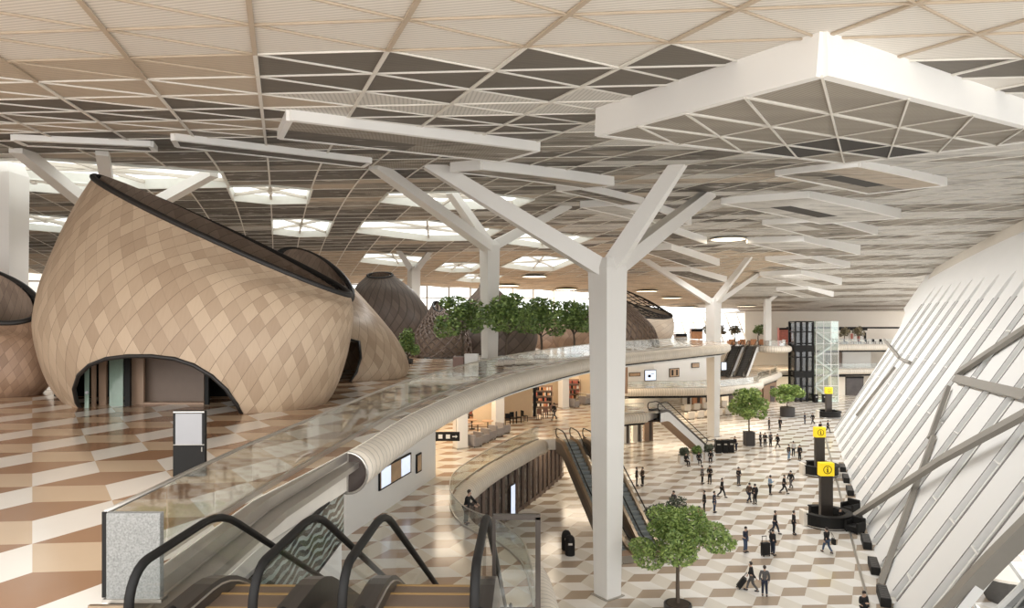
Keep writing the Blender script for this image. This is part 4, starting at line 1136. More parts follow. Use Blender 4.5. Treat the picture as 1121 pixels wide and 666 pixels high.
for k, (px, py, lb) in enumerate(((749, 507, 'leftmost white planter box with a shrub under the white sided escalator'), (763, 505, 'middle white planter box with a shrub under the white sided escalator'), (776, 503, 'rightmost white planter box with a shrub under the white sided escalator'))):
    b0 = at_z(px, py, 0); shrub(lb, b0, .5, .8, 'leaf_dark' if k == 1 else 'leaf_grey', (1.15, .85), 64+k, 'shrubs in white tubs')

# ================================================================== PEOPLE
def skin_mesh(name, joints, edges, root, sub=1):
    """one continuous surface grown over a skeleton; joints: name -> (pos, radius)"""
    names = list(joints); ix = {k: i for i, k in enumerate(names)}
    me = bpy.data.meshes.new(name); me.from_pydata([joints[k][0] for k in names], [(ix[a], ix[c]) for a, c in edges], [])
    ob = bpy.data.objects.new(name, me); COL.objects.link(ob)
    sk = ob.modifiers.new('skin', 'SKIN'); sk.use_smooth_shade = True
    if not me.skin_vertices: me.skin_vertices.new() if hasattr(me.skin_vertices, 'new') else None
    for k, i in ix.items():
        r = joints[k][1]; me.skin_vertices[0].data[i].radius = (r, r) if not isinstance(r, tuple) else r
        me.skin_vertices[0].data[i].use_root = (k == root)
    ss = ob.modifiers.new('sub', 'SUBSURF'); ss.levels = sub; ss.render_levels = sub
    dg = bpy.context.evaluated_depsgraph_get(); dg.update()
    out = bpy.data.meshes.new_from_object(ob.evaluated_get(dg)); out.name = name
    bpy.data.objects.remove(ob); return out
def person_meshes(pose):
    J = {}
    hip = pose.get('hip', .95); lean = pose.get('lean', 0.)
    J['pel'] = (Vector((0, 0, hip)), .13); J['wai'] = (Vector((0, -lean*.3, hip + .16)), .118); J['che'] = (Vector((0, -lean*.7, hip + .36)), .138)
    J['nek'] = (Vector((0, -lean, hip + .53)), .055)
    hx = pose.get('head', (0, -.03)); J['jaw'] = (Vector((hx[0], -lean + hx[1], hip + .61)), .072); J['cra'] = (Vector((hx[0], -lean + hx[1] + .015, hip + .71)), .088)
    J['nos'] = (Vector((hx[0], -lean + hx[1] - .10, hip + .655)), .018)
    E = [('pel', 'wai'), ('wai', 'che'), ('che', 'nek'), ('nek', 'jaw'), ('jaw', 'cra'), ('jaw', 'nos')]
    for s, sd in ((1, 'l'), (-1, 'r')):
        sh = Vector((.185*s, -lean*.85, hip + .46)); el, wr = [Vector(v) for v in pose['arm_' + sd]]
        el = Vector((el.x*s, el.y - lean*.8, el.z)) + Vector((0, 0, hip - .95)); wr = Vector((wr.x*s, wr.y - lean*.8, wr.z)) + Vector((0, 0, hip - .95))
        d = (wr - el).normalized(); pa = wr + d*.075
        J['sh'+sd] = (sh, .068); J['el'+sd] = (el, .05); J['wr'+sd] = (wr, .032); J['pa'+sd] = (pa, .034)
        E += [('che', 'sh'+sd), ('sh'+sd, 'el'+sd), ('el'+sd, 'wr'+sd), ('wr'+sd, 'pa'+sd)]
        side = d.cross(Vector((1, 0, 0))); side = side.normalized() if side.length > .1 else Vector((0, 1, 0)); curl = Vector((-.03*s, 0, 0))
        for f, ln in ((-1.5, .065), (-.5, .078), (.5, .082), (1.5, .070)):
            a = pa + d*.02 + side*f*.019; c = a + d*ln*.55 + curl*.3; e = c + d*ln*.4 + curl
            for q, p in (('a', a), ('b', c), ('c', e)): J['f%s%s%s' % (sd, f, q)] = (p, .0095)
            E += [('pa'+sd, 'f%s%sa' % (sd, f)), ('f%s%sa' % (sd, f), 'f%s%sb' % (sd, f)), ('f%s%sb' % (sd, f), 'f%s%sc' % (sd, f))]
        a = wr + d*.04 + side*.034; c = a + d*.035 + side*.025; J['t%sa' % sd] = (a, .011); J['t%sb' % sd] = (c, .010)
        E += [('wr'+sd, 't%sa' % sd), ('t%sa' % sd, 't%sb' % sd)]
        kn, an = [Vector(v) for v in pose['leg_' + sd]]
        kn.x *= s; an.x *= s
        J['hi'+sd] = (Vector((.085*s, 0, hip - .06)), .098); J['kn'+sd] = (kn, .062); J['an'+sd] = (an, .043); J['to'+sd] = (an + Vector((.015*s, -.15, -.045)), .036)
        E += [('pel', 'hi'+sd), ('hi'+sd, 'kn'+sd), ('kn'+sd, 'an'+sd), ('an'+sd, 'to'+sd)]
    body = skin_mesh('body', {k: (tuple(p), r) for k, (p, r) in J.items()}, E, 'pel')
    g = lambda k, r: (tuple(J[k][0]), r)
    cj = {'wai': g('wai', .145), 'che': g('che', .165), 'nek': (tuple(J['nek'][0] - Vector((0, 0, .05))), .075), 'hem': (tuple(J['pel'][0] - Vector((0, 0, pose.get('coat', .04)))), .16)}
    ce = [('wai', 'che'), ('che', 'nek'), ('wai', 'hem')]
    for sd in 'lr':
        cj['sh'+sd] = g('sh'+sd, .088); cj['el'+sd] = g('el'+sd, .068); cj['wr'+sd] = g('wr'+sd, .05)
        ce += [('che', 'sh'+sd), ('sh'+sd, 'el'+sd), ('el'+sd, 'wr'+sd)]
    jacket = skin_mesh('jacket', cj, ce, 'wai')
    tj = {'pel': g('pel', .142)}; te = []
    for sd in 'lr':
        tj['hi'+sd] = g('hi'+sd, .112); tj['kn'+sd] = g('kn'+sd, .08); tj['an'+sd] = (tuple(J['an'+sd][0] + Vector((0, 0, .02))), .063)
        te += [('pel', 'hi'+sd), ('hi'+sd, 'kn'+sd), ('kn'+sd, 'an'+sd)]
    trousers = skin_mesh('trousers', tj, te, 'pel')
    bm = MB()
    c = J['cra'][0]
    bm2 = bmesh.new(); bmesh.ops.create_uvsphere(bm2, u_segments=16, v_segments=10, radius=1)
    for v in bm2.verts: v.co = Vector((v.co.x*.098, v.co.y*.108 + .015, v.co.z*.108 + .02)) + c
    bmesh.ops.delete(bm2, geom=[v for v in bm2.verts if (v.co.y < c.y - .045 and v.co.z < c.z + .045) or v.co.z < c.z - .075], context='VERTS')
    hair = bpy.data.meshes.new('hair'); bm2.to_mesh(hair); bm2.free()
    shoes = {}
    for sd in 'lr':
        bm2 = bmesh.new(); a = J['an'+sd][0]; ret = bmesh.ops.create_uvsphere(bm2, u_segments=12, v_segments=8, radius=1)
        for v in ret['verts']: v.co = Vector((v.co.x*.055, v.co.y*.145, max(v.co.z, -.75)*.06)) + Vector((a.x, a.y - .06, a.z - .045))
        shoes[sd] = bpy.data.meshes.new('shoe'); bm2.to_mesh(shoes[sd]); bm2.free()
    return dict(body=body, jacket=jacket, trousers=trousers, hair=hair, shoe=shoes['l'], shoe_other=shoes['r'])
ST = dict(leg_l=((.10, -.02, .50), (.11, .0, .09)), leg_r=((.10, -.02, .50), (.12, .02, .09)))
POSES = {
 'stand': dict(ST, arm_l=((.26, .02, 1.14), (.25, -.06, .88)), arm_r=((.25, .03, 1.14), (.24, -.05, .88))),
 'phone': dict(ST, arm_l=((.25, .03, 1.14), (.25, -.05, .88)), arm_r=((.25, -.02, 1.14), (.08, -.28, 1.22)), head=(0, -.06)),
 'chat': dict(ST, arm_l=((.26, -.02, 1.14), (.10, -.26, 1.10)), arm_r=((.26, .0, 1.14), (.08, -.25, 1.06))),
 'walk': dict(arm_l=((.25, .10, 1.15), (.24, .06, .90)), arm_r=((.25, -.08, 1.15), (.23, -.20, .93)), leg_l=((.09, -.20, .52), (.09, -.30, .10)), leg_r=((.09, .05, .50), (.09, .36, .16)), lean=.05, hip=.93),
 'pull': dict(arm_l=((.26, .10, 1.14), (.27, .28, .92)), arm_r=((.25, -.05, 1.15), (.23, -.16, .93)), leg_l=((.09, .06, .50), (.09, .34, .15)), leg_r=((.09, -.18, .52), (.09, -.28, .10)), lean=.06, hip=.93),
 'lean': dict(ST, arm_l=((.28, -.20, 1.16), (.18, -.42, 1.06)), arm_r=((.28, -.20, 1.16), (.20, -.42, 1.06)), lean=.16, head=(0, -.05)),
 'sit': dict(hip=.56, arm_l=((.26, -.08, 1.16), (.14, -.34, 1.10)), arm_r=((.26, -.08, 1.16), (.14, -.34, 1.10)), leg_l=((.12, -.42, .50), (.12, -.44, .09)), leg_r=((.12, -.42, .50), (.12, -.44, .09))),
}
PM = {k: person_meshes(v) for k, v in POSES.items()}
PC = {}
def cloth(col):
    if col not in PC: PC[col] = simple('cloth %d' % len(PC), col, .8, var=.12, scale=20, spec=.2)
    return PC[col]
SKIN = simple('skin', (.52, .34, .25), .55, var=.05); HAIR = simple('dark hair', (.03, .022, .018), .6); SHOE = simple('dark shoes', (.025, .022, .02), .5)
for pm in PM.values():
    for k, me in pm.items():
        me.materials.clear(); me.materials.append(SKIN)
        me.polygons.foreach_set('use_smooth', [True]*len(me.polygons))
BLK, NAVY, GRY, JEAN, BRN, WHT, LBL, RED = (.022, .021, .022), (.03, .036, .055), (.10, .095, .095), (.06, .085, .14), (.085, .06, .045), (.55, .54, .52), (.20, .30, .42), (.28, .05, .05)
def person(pose, loc, face, coat, legs, label, hgt=1.74, group=None, skirt=None):
    t = thing('person', label, 'person', loc, face, group); t.scale = (hgt/1.74,)*3
    for k in ('body', 'jacket', 'trousers', 'hair', 'shoe', 'shoe_other'):
        o = bpy.data.objects.new(k.split('_')[0], PM[pose][k]); COL.objects.link(o); o.parent = t
        sl = o.material_slots[0]; sl.link = 'OBJECT'
        sl.material = {'body': SKIN, 'jacket': cloth(coat), 'trousers': cloth(legs), 'hair': HAIR, 'shoe': SHOE, 'shoe_other': SHOE}[k]
    return t
def G(px, py): return at_z(px, py, 0)
def suitcase(label, loc, rz=0., tilt=0., col='dark', s=1.):
    t = thing('suitcase', label, 'suitcase', loc, rz, 'rolling suitcases'); t.rotation_euler = (tilt, 0, rz); t.scale = (s,)*3
    bm = MB(); bm.box((0, 0, .40), (.46, .28, .66)); bm.build('shell', M[col], t, bevel=.04)
    bm = MB(); bm.bar((-.13, .11, .72), (-.13, .11, 1.05), .02); bm.bar((.13, .11, .72), (.13, .11, 1.05), .02); bm.bar((-.15, .11, 1.05), (.15, .11, 1.05), .035); bm.build('handle', M['esc_dark'], t)
    bm = MB()
    for x in (-.18, .18):
        for y in (-.1, .1): bm.tube([(x-.02, y, .04), (x+.02, y, .04)], .04, 8)
    bm.build('wheels', M['rubber'], t)
R_ = math.radians
# (pose, feet px, feet py, facing deg (0 = towards the camera), coat, legs, label)
PEOPLE = [
 ('pull', 823, 648, 250, BLK, GRY, 'person in a long dark coat striding left, towing a tilted suitcase'),
 ('stand', 837, 653, 160, GRY, NAVY, 'person in grey right behind the one towing a tilted suitcase'),
 ('phone', 816, 605, 40, NAVY, JEAN, 'person in navy with blue jeans looking at a phone beyond the large hall tree'),
 ('walk', 848, 585, 60, BLK, NAVY, 'person in dark clothes walking left, just behind the person with the upright suitcase'),
 ('stand', 846, 608, 110, BLK, NAVY, 'person standing right beside an upright dark suitcase in the hall'),
 ('stand', 869, 585.5, 80, BLK, BLK, 'person all in black standing alone, left of the nearest information desk'),
 ('walk', 905.5, 606, 200, BLK, JEAN, 'person in jeans with a shoulder bag, in front of the nearest information desk'),
 ('phone', 945.5, 684, 10, BLK, BLK, 'person in black at the bottom edge of the picture near the leaning wall'),
 ('walk', 820, 551, 120, BRN, NAVY, 'left one of two people arm in arm in the middle of the hall'),
 ('stand', 826.5, 552.5, 200, BLK, BLK, 'right one of two people arm in arm in the middle of the hall'),
 ('phone', 843, 542, 90, LBL, BLK, 'person in a pale blue top standing alone, right of the pair in mid hall'),
 ('walk', 858, 541, 70, BLK, BLK, 'person in black with a wide stance, third from the left in the mid hall group'),
 ('walk', 866, 536, 300, BLK, GRY, 'person in a dark jacket and grey trousers, right of one with a wide stance'),
 ('chat', 808.5, 532, 30, BLK, GRY, 'person in a dark jacket and grey jeans standing alone in the centre of the hall'),
 ('stand', 697, 532, 80, BLK, BLK, 'left one of the pair in dark clothes standing near the hall escalators'),
 ('chat', 703.5, 532, 290, BRN, BLK, 'right one of the pair in dark clothes standing near the hall escalators'),
 ('phone', 737.8, 561, 300, GRY, BLK, 'person in a grey coat standing left of the crown of the large hall tree'),
 ('stand', 768.7, 530, 60, GRY, BLK, 'left one of two people standing together behind the centre of the hall'),
 ('chat', 777, 530, 320, BLK, BLK, 'right one of two people standing together behind the centre of the hall'),
 ('walk', 790, 545, 60, BLK, BLK, 'person in black walking alone between two standing pairs'),
 ('stand', 771, 560.5, 260, BLK, BLK, 'person in a dark coat on the left of the pair above the large hall tree'),
 ('stand', 782, 561.5, 60, NAVY, JEAN, 'person in blue jeans on the right of the pair above the large hall tree'),
 ('stand', 765.5, 580, 20, RED, BLK, 'person with a dark red top half hidden by the large hall tree'),
 ('stand', 832.5, 489, 90, BLK, BLK, 'leftmost of the four people right of the square black planter'),
 ('chat', 837.5, 489.5, 330, BLK, BLK, 'second from the left of the four people right of the square black planter'),
 ('phone', 843.5, 489, 20, GRY, BLK, 'third from the left of the four people right of the square black planter'),
 ('walk', 851.5, 491, 280, BLK, BLK, 'rightmost of the four people beside the square black planter, walking'),
 ('stand', 863.5, 504, 40, BLK, LBL, 'person in pale blue trousers at the left of the huddle by the second information desk'),
 ('chat', 868.5, 500, 180, WHT, BLK, 'person in a white top at the back of the huddle by the second information desk'),
 ('stand', 875.5, 504.5, 300, BLK, BLK, 'person in black at the right of the huddle by the second information desk'),
 ('lean', 806, 494, 280, BLK, NAVY, 'person leaning over beside the row of black bins'),
 ('sit', 751, 510, 20, BLK, BLK, 'person sitting on the leftmost white planter below the white sided escalator'),
 ('sit', 765, 508.5, 0, BLK, BLK, 'person sitting on the middle white planter below the white sided escalator'),
 ('sit', 778, 506.5, 340, BLK, BLK, 'person sitting on the rightmost white planter below the white sided escalator'),
 ('stand', 842, 471, 60, BLK, BLK, 'left one of two people standing behind the four by the square planter'),
 ('stand', 854, 471, 300, BLK, BLK, 'right one of two people standing behind the four by the square planter'),
 ('stand', 881, 465, 80, NAVY, NAVY, 'person in navy standing far back, left of one who strides'),
 ('walk', 890, 465, 280, BLK, BLK, 'person in black striding far back beside the third information desk'),
 ('phone', 898, 476, 20, BLK, BLK, 'person in black standing behind the second yellow sign'),
 ('walk', 906, 474, 60, BLK, BLK, 'person in black walking close to the leaning wall, behind the second yellow sign'),
]
for po, px, py, fa_, c, l, lb in PEOPLE:
    g = G(px, py)
    person(po, (g.x, g.y, 0), R_(fa_ if fa_ < 180 else fa_ - 360), c, l, lb, 1.76)
g = G(822, 645); suitcase('dark suitcase tilted behind the person striding left at the bottom of the hall', (g.x - .75, g.y + .1, .05), R_(70), .6)
g = G(838, 609); suitcase('upright dark suitcase standing on the hall floor beside its owner', (g.x, g.y, 0), R_(15), 0, 'dark', 1.25)
g = G(905.5, 606); t = thing('shoulder_bag', 'black shoulder bag hanging at the right hip of the person before the nearest desk', 'bag', (g.x + .42, g.y - .05, .62))
bm = MB(); bm.box((0, 0, .2), (.2, .42, .4)); bm.build('pouch', M['dark'], t, bevel=.05); bm = MB(); bm.tube(catmull([(0, -.17, .4), (-.08, -.05, .7), (-.15, .05, .82), (-.08, .1, .7), (0, .17, .4)], 5), .015, 6); bm.build('strap', M['esc_dark'], t)
g = at_z(513, 592.5, Z1); person('lean', (-2.35, 34.9, Z1), R_(70), BLK, BLK, 'person in black leaning on the glass of the lower gallery edge', 1.78)
g = at_z(607, 460, Z1); person('walk', (g.x, g.y, Z1), R_(-60), BLK, GRY, 'person in black walking across the lower gallery in front of the cafe', 1.74)

# ================================================================== INFORMATION DESKS
def info_desk(label, slabel, base, s=1., turn=0.):
    t = thing('information_desk', label, 'desk', base, turn, 'information desks'); t.scale = (s,)*3
    bm = MB(); R0, R1 = 1.5, 1.95; a0, a1 = R_(200), R_(470)
    n = 24
    for i in range(n):
        p0, p1 = lerp(a0, a1, i/n), lerp(a0, a1, (i+1)/n)
        for r0, r1, z0, z1, mi in ((R0+.15, R1, 0, 1.0, 0), (R0, R1+.12, 1.0, 1.1, 0)):
            q = [Vector((r*math.cos(p), r*math.sin(p), z)) for r in (r0, r1) for p in (p0, p1) for z in (z0, z1)]
            bm.poly([q[4], q[6], q[7], q[5]], mi); bm.poly([q[0], q[1], q[3], q[2]], mi); bm.poly([q[1], q[5], q[7], q[3]], mi); bm.poly([q[0], q[2], q[6], q[4]], mi)
            if i == 0: bm.poly([q[0], q[4], q[5], q[1]], mi)
            if i == n-1: bm.poly([q[2], q[3], q[7], q[6]], mi)
    bm.build('counter', M['dark'], t, smooth=False)
    bm = MB(); bm.box((-1.95, -.15, .62), (.35, 1.0, 1.24)); bm.build('cream_panel', M['cream_wall'], t, bevel=.05)
    bm = MB(); bm.tube([(math.cos(p)*1.98, math.sin(p)*1.98, .12) for p in [lerp(a0, a1, i/30) for i in range(31)]], .04, 6); bm.build('kick_rail', M['steel'], t)
    bm = MB(); bm.box((.5, -.75, 1.28), (.5, .06, .32)); bm.box((.5, -.7, 1.1), (.2, .15, .04)); bm.build('monitor', M['dark'], t)
    s_ = thing('sign_totem', slabel, 'sign', Vector(base) + Vector((.1, .2, 0))*s, turn, 'yellow information totems'); s_.scale = (s,)*3
    bm = MB(); bm.box((0, 0, 2.05), (1.0, .5, 4.1)); bm.build('post', M['esc_dark'], s_, bevel=.02)
    bm = MB(); bm.box((0, 0, 4.6), (1.18, .62, 1.1)); cap = bm.build('yellow_head', M['yellow'], s_, bevel=.02)
    bm = MB(); bm.tube([(.33*math.cos(2*PI*k/28), -.325, 4.6 + .33*math.sin(2*PI*k/28)) for k in range(28)], .028, 6, closed=True)
    bm.box((0, -.325, 4.52), (.085, .03, .26)); bm.box((0, -.325, 4.41), (.17, .03, .05)); bm.box((-.035, -.325, 4.63), (.12, .03, .045)); bm.box((0, -.325, 4.77), (.10, .03, .09)); bm.build('letter_i', M['dark'], cap)
    return t
g = at_z(904, 574, 0); info_desk('nearest round black information desk beside the leaning wall', 'nearest yellow headed sign totem with a black letter i, rising from a round desk', (g.x, g.y, 0), .93)
DESK1 = Vector((g.x, g.y, 0))
g = at_z(897, 519, 0); info_desk('second round black information desk along the leaning wall', 'second yellow headed sign totem with a black letter i', (g.x, g.y, 0), .93)
g = at_z(907, 457, 0); info_desk('farthest round black information desk near the lift tower', 'farthest yellow headed sign totem with a black letter i, near the lift tower', (g.x, g.y, 0), .93)
person('sit', (DESK1.x + .95, DESK1.y - .35, .0), R_(20), BLK, BLK, 'person in black seated behind the nearest information desk', 1.74)
def tub_chair(label, loc, rz, mat, group, s=1., name='armchair'):
    t = thing(name, label, 'armchair', loc, rz, group); t.scale = (s,)*3
    bm = MB(); bm.box((0, 0, .24), (.78, .76, .34)); bm.build('seat', M[mat], t, bevel=.05)
    bm = MB(); bm.box((0, .34, .50), (.80, .16, .66)); bm.build('backrest', M[mat], t, bevel=.05)
    for x in (-.36, .36): bm = MB(); bm.box((x, -.02, .40), (.14, .74, .46)); bm.build('armrest', M[mat], t, bevel=.04)
    bm = MB()
    for x in (-.32, .32):
        for y in (-.3, .3): bm.box((x, y, .035), (.06, .06, .07))
    bm.build('feet', M['dark'], t)
    return t
for k, (px, py, lb) in enumerate(((936, 583, 'black armchair right of the nearest information desk, closest to it'), (931, 562, 'black armchair against the foot of the leaning wall by the nearest desk'))):
    g = at_z(px, py, 0); tub_chair(lb, (g.x, g.y, 0), R_(-60), 'dark', 'black armchairs by the desk', 1.35)
# bins
def bin_(label, loc, group, s=1., round_=False):
    t = thing('litter_bin', label, 'bin', loc, 0, group); t.scale = (s,)*3; bm = MB()
    if round_: bm.lathe([(.30, 0), (.32, .04), (.32, .95), (.27, 1.15), (.16, 1.27), (.02, 1.32)], seg=20)
    else: bm.box((0, 0, .5), (.5, .5, 1.0)); bm.box((0, 0, 1.1), (.54, .54, .1)); bm.box((-.22, 0, 1.03), (.06, .5, .08)); bm.box((.22, 0, 1.03), (.06, .5, .08))
    bm.build('body', M['dark'], t, bevel=.015, smooth=False); bm = MB(); bm.box((0, -.285 if round_ else -.252, .8), (.26, .08 if round_ else .02, .12)); bm.build('slot', M['steel'], t)
for k, (px, lb) in enumerate(((785, 'leftmost black square bin beside the second branching column'), (792.5, 'middle black square bin beside the second branching column'), (799, 'rightmost black square bin next to the leaning person'))):
    g = G(px + 1, 496 - k*.3); bin_(lb, (g.x, g.y, 0), 'black bins in the hall', 1.3)
for k, (px, py, lb) in enumerate(((620, 602, 'round topped black bin under the hall escalators, the farther one'), (624, 608, 'round topped black bin under the hall escalators, the nearer one'))):
    g = G(px, py); bin_(lb, (g.x, g.y, 0), 'round black bins', 1.05, True)
# screen totem on the upper floor
g = at_z(208, 522, Z2); t = thing('screen_totem', 'black free standing screen totem with a pale display, in front of the largest pod', 'totem', g, R_(2))
bm = MB(); bm.box((0, 0, .72), (.68, .12, 1.42)); bm.build('cabinet', M['dark'], t, bevel=.01)
bm = MB(); bm.box((.0, -.062, 1.04), (.56, .012, .66)); bm.build('display', M['screen'], t)
bm = MB(); bm.box((0, -.062, 1.405), (.66, .012, .03)); bm.build('top_trim', M['steel'], t)
bm = MB(); bm.box((0, -.062, .70), (.66, .01, .012)); bm.build('seam_trim', M['steel'], t)
bm = MB(); bm.tube([(.28, -.07, .55), (.28, -.07, .65)], .012, 6); bm.build('lock', M['steel'], t)
# ================================================================== LOWER GALLERY: SCREENS, CAFE, SHOPS
def wall_screen(label, c, ang, w, h, mat, name='wall_screen', frame=.09, group=None, bars=None):
    t = thing(name, label, 'screen' if 'screen' in name else 'picture', c, ang, group)
    bm = MB(); bm.box((0, .0, 0), (w, .1, h)); bm.build('frame', M['dark'], t, bevel=.01)
    bm = MB(); bm.box((0, -.055, 0), (w - frame*2, .012, h - frame*2)); d = bm.build('display', M[mat], t)
    if bars:
        for x, z, ww, hh, m in bars:
            bm = MB(); bm.box((x, -.064, z), (ww, .008, hh)); bm.build('picture_block', M[m], d)
ang = math.atan2(44-38, -5.5+7.0)
def on_wall(px, Y0, z, off=.25):
    # point on the white wall (segment -7.0,38 -> -5.5,44)
    k = (px - CX)/F; x0, y0, dx, dy = -7.0, 38, 1.5, 6.
    s = (k*y0 - x0)/(dx - k*dy); return Vector((x0 + dx*s + off*.97, y0 + dy*s - off*.24, z))
def on_wall2(px, z, off=.25):
    k = (px - CX)/F; x0, y0, dx, dy = -5.9, 28, -1.1, 10.
    s = (k*y0 - x0)/(dx - k*dy); return Vector((x0 + dx*s + off, y0 + dy*s + off*.1, z))
wa = math.atan2(45.3 - 22.6, 5.4); off = Vector((math.sin(wa), -math.cos(wa), 0))*.22
wall_screen('wide framed display on the white gallery wall under the ringed tube', Vector((-6.78, 38.75, 7.6)) + off, wa, 4.5, 1.2, 'poster', bars=[(-1.45, 0, 1.25, 1.0, 'screen_blue'), (1.35, 0, 1.35, 1.0, 'screen_blue')])
wall_screen('small brown picture on the white gallery wall, right of the wide display', Vector((-5.95, 42.2, 7.3)) + off, wa, .8, 1.15, 'poster', 'wall_picture')
# screens on the far white wall
def far_screen(label, px, py, w, h, mat, name='wall_screen', bars=None):
    x0, y0, dx, dy = 13, 103.6, 9, 3.4
    if px > 720: x0, y0, dx, dy = 22, 107, 11, 6.5
    k = (px-CX)/F; s = (k*y0 - x0)/(dx - k*dy); y = y0 + dy*s; nrm = Vector((dy, -dx, 0)).normalized()*.25
    wall_screen(label, Vector((x0 + dx*s, y, H - (py-CY)/F*y)) + nrm, math.atan2(dy, dx), w, h, mat, name, bars=bars, group='screens on the far gallery wall')
far_screen('white screen in a blue frame on the far gallery wall', 711, 411, 2.1, 1.7, 'screen_blue', bars=[(-.2, -.1, .5, .4, 'dark'), (.35, .25, .5, .1, 'screen')])
far_screen('brown and black picture on the far gallery wall, right of the white screen', 737, 408, 2.1, 1.4, 'poster', 'wall_picture', bars=[(-.45, 0, .4, .9, 'dark'), (.5, 0, .35, .9, 'dark')])
far_screen('dark hanging sign plate on the far gallery wall, left of the white screen', 694, 410, 2.0, .6, 'poster', 'wall_picture')
far_screen('dark sign board on the far gallery wall beside the second branching column', 760, 400, 1.7, .8, 'poster', 'wall_picture')
far_screen('small pale screen on the far wall left of the far escalators', 791, 401, 1.3, 1.4, 'screen_blue')
# hanging direction sign
p = at_y(486, 478, 50); t = thing('hanging_sign', 'black direction sign with white pictograms hanging under the ringed tube', 'sign', (p.x, p.y, p.z + .35))
bm = MB(); bm.box((0, 0, -.35), (2.3, .16, .66)); bm.build('board', M['dark'], t, bevel=.01)
for x in (-.8, -.25, .3): bm = MB(); bm.box((x, -.085, -.35), (.3, .012, .3)); bm.build('pictogram', M['white'], t)
bm = MB(); bm.v = [(.62, -.087, -.39), (.86, -.087, -.39), (.86, -.087, -.47), (1.0, -.087, -.35), (.86, -.087, -.23), (.86, -.087, -.31), (.62, -.087, -.31)]; bm.face(range(7)); bm.build('arrow', M['white'], t)
bm = MB(); 
for x in (-.9, .9): bm.bar((x, 0, 0), (x, 0, Z2 - 1 - p.z - .35), .04)
bm.build('hanger', M['steel'], t)
# round white gallery columns
for k, (px, py, lb) in enumerate(((504, 491, 'nearest white gallery column, right of the hanging sign'), (545, 469, 'second white gallery column, by the cafe armchairs'), (617, 447, 'third white gallery column, left of the tall middle column'))):
    g = at_z(px, py, Z1); t = thing('gallery_column', lb, 'column', g, 0, 'white gallery columns'); hh = Z2 - 1.02 - Z1
    bm = MB(); bm.box((0, 0, hh/2), (.95, .95, hh), .5); bm.build('shaft', M['column'], t, bevel=.06); bm = MB(); bm.box((0, 0, .06), (1.02, 1.02, .12), .5); bm.build('base', M['steel'], t)
# cafe partitions, shelves with goods
def partition(label, px0, px1, py, mat, th=.3, hh=None, group='shop partitions', dyv=0.):
    a = at_z(px0, py, Z1); c = at_z(px1, py, Z1); c.y += dyv; c.x = (px1-CX)*c.y/F; hh = hh or (Z2 - 1.05 - Z1)
    mid = (a+c)/2; t = thing('shop_partition', label, 'partition', mid, math.atan2(c.y-a.y, c.x-a.x), group); w_ = (c-a).length
    bm = MB(); bm.box((0, 0, hh/2), (w_, th, hh)); bm.build('panel', M[mat], t); bm = MB(); bm.box((0, -.02, .07), (w_ + .02, th + .05, .14)); bm.build('base', M['brown_panel'], t)
    return t
partition('beige shop partition between the first two gallery columns', 518, 546, 468, 'beige_wall')
partition('wide beige shop partition in the middle of the cafe', 551, 583, 458, 'beige_wall')
partition('narrow dark shop jamb beside the wide beige partition', 583.5, 587, 457.5, 'dark')
partition('beige shop partition left of the third gallery column', 598, 613, 443, 'beige_wall')
partition('dark end panel next to the third gallery column', 613.5, 616, 443, 'dark')
partition('beige shop partition right of the third gallery column', 634, 648, 438, 'beige_wall')
partition('brown timber panel at the left end of the far screen wall', 678, 687, 431, 'brown_panel')
def shelf_unit(label, px, py, w, seed):
    g = at_z(px, py, Z1); t = thing('shop_shelf', label, 'shelf', g, 0, 'stocked shop shelves'); r = random.Random(seed)
    bm = MB(); bm.box((-w/2, 0, 1.3), (.08, .5, 2.6)); bm.box((w/2, 0, 1.3), (.08, .5, 2.6)); bm.box((0, .23, 1.3), (w, .04, 2.6)); bm.build('carcass', M['brown_panel'], t)
    for k in range(4): bm = MB(); bm.box((0, 0, .15 + k*.62), (w, .48, .05)); bm.build('shelf_board', M['brown_panel'], t)
    bm = MB()
    for k in range(4):
        x = -w/2 + .15
        while x < w/2 - .15:
            ww = r.uniform(.12, .3); bm.box((x + ww/2, -.02, .18 + k*.62 + .19), (ww*.85, .3, r.uniform(.25, .42)), 0, r.randrange(4)); x += ww
    gd = bm.build('goods', [M['red'], M['cream_wall'], M['dark'], M['orange']], t); gd['kind'] = 'stuff'
for k, (px, py, w_, lb) in enumerate(((514, 462, 2.4, 'stocked dark shelf behind the nearest gallery column'), (592, 447, 2.6, 'stocked shelf with red goods beside the narrow dark jamb'), (624, 438, 2.6, 'stocked shelf behind the third gallery column'), (560, 455, 1.5, 'small dark framed shelf on the wide beige partition'))):
    if k < 3: shelf_unit(lb, px, py, w_, 70+k)
g = at_z(562, 457.5, Z1); wall_screen('dark framed picture on the wide beige cafe partition', Vector((g.x, g.y - .3, Z1 + 4.2)), 0, 1.9, 1.5, 'brown_panel', 'wall_picture')
SOFA = ((519, 489, 'grey cafe armchair at the near end of the row, by the nearest column'), (527, 485.5, 'second grey cafe armchair from the near end of the row'), (535, 481.5, 'third grey cafe armchair from the near end of the row'),
        (543, 478, 'fourth grey cafe armchair from the near end of the row'), (550.5, 474.5, 'grey cafe armchair at the far end of the front row'), (640, 443, 'pale grey armchair beyond the third gallery column, left one'), (648, 441, 'pale grey armchair beyond the third gallery column, right one'), (628, 446, 'dark grey armchair right beside the third gallery column'))
for px, py, lb in SOFA:
    g = at_z(px, py, Z1); tub_chair(lb, (g.x, g.y, Z1), R_(140), 'sofa', 'grey cafe armchairs', 1.25)
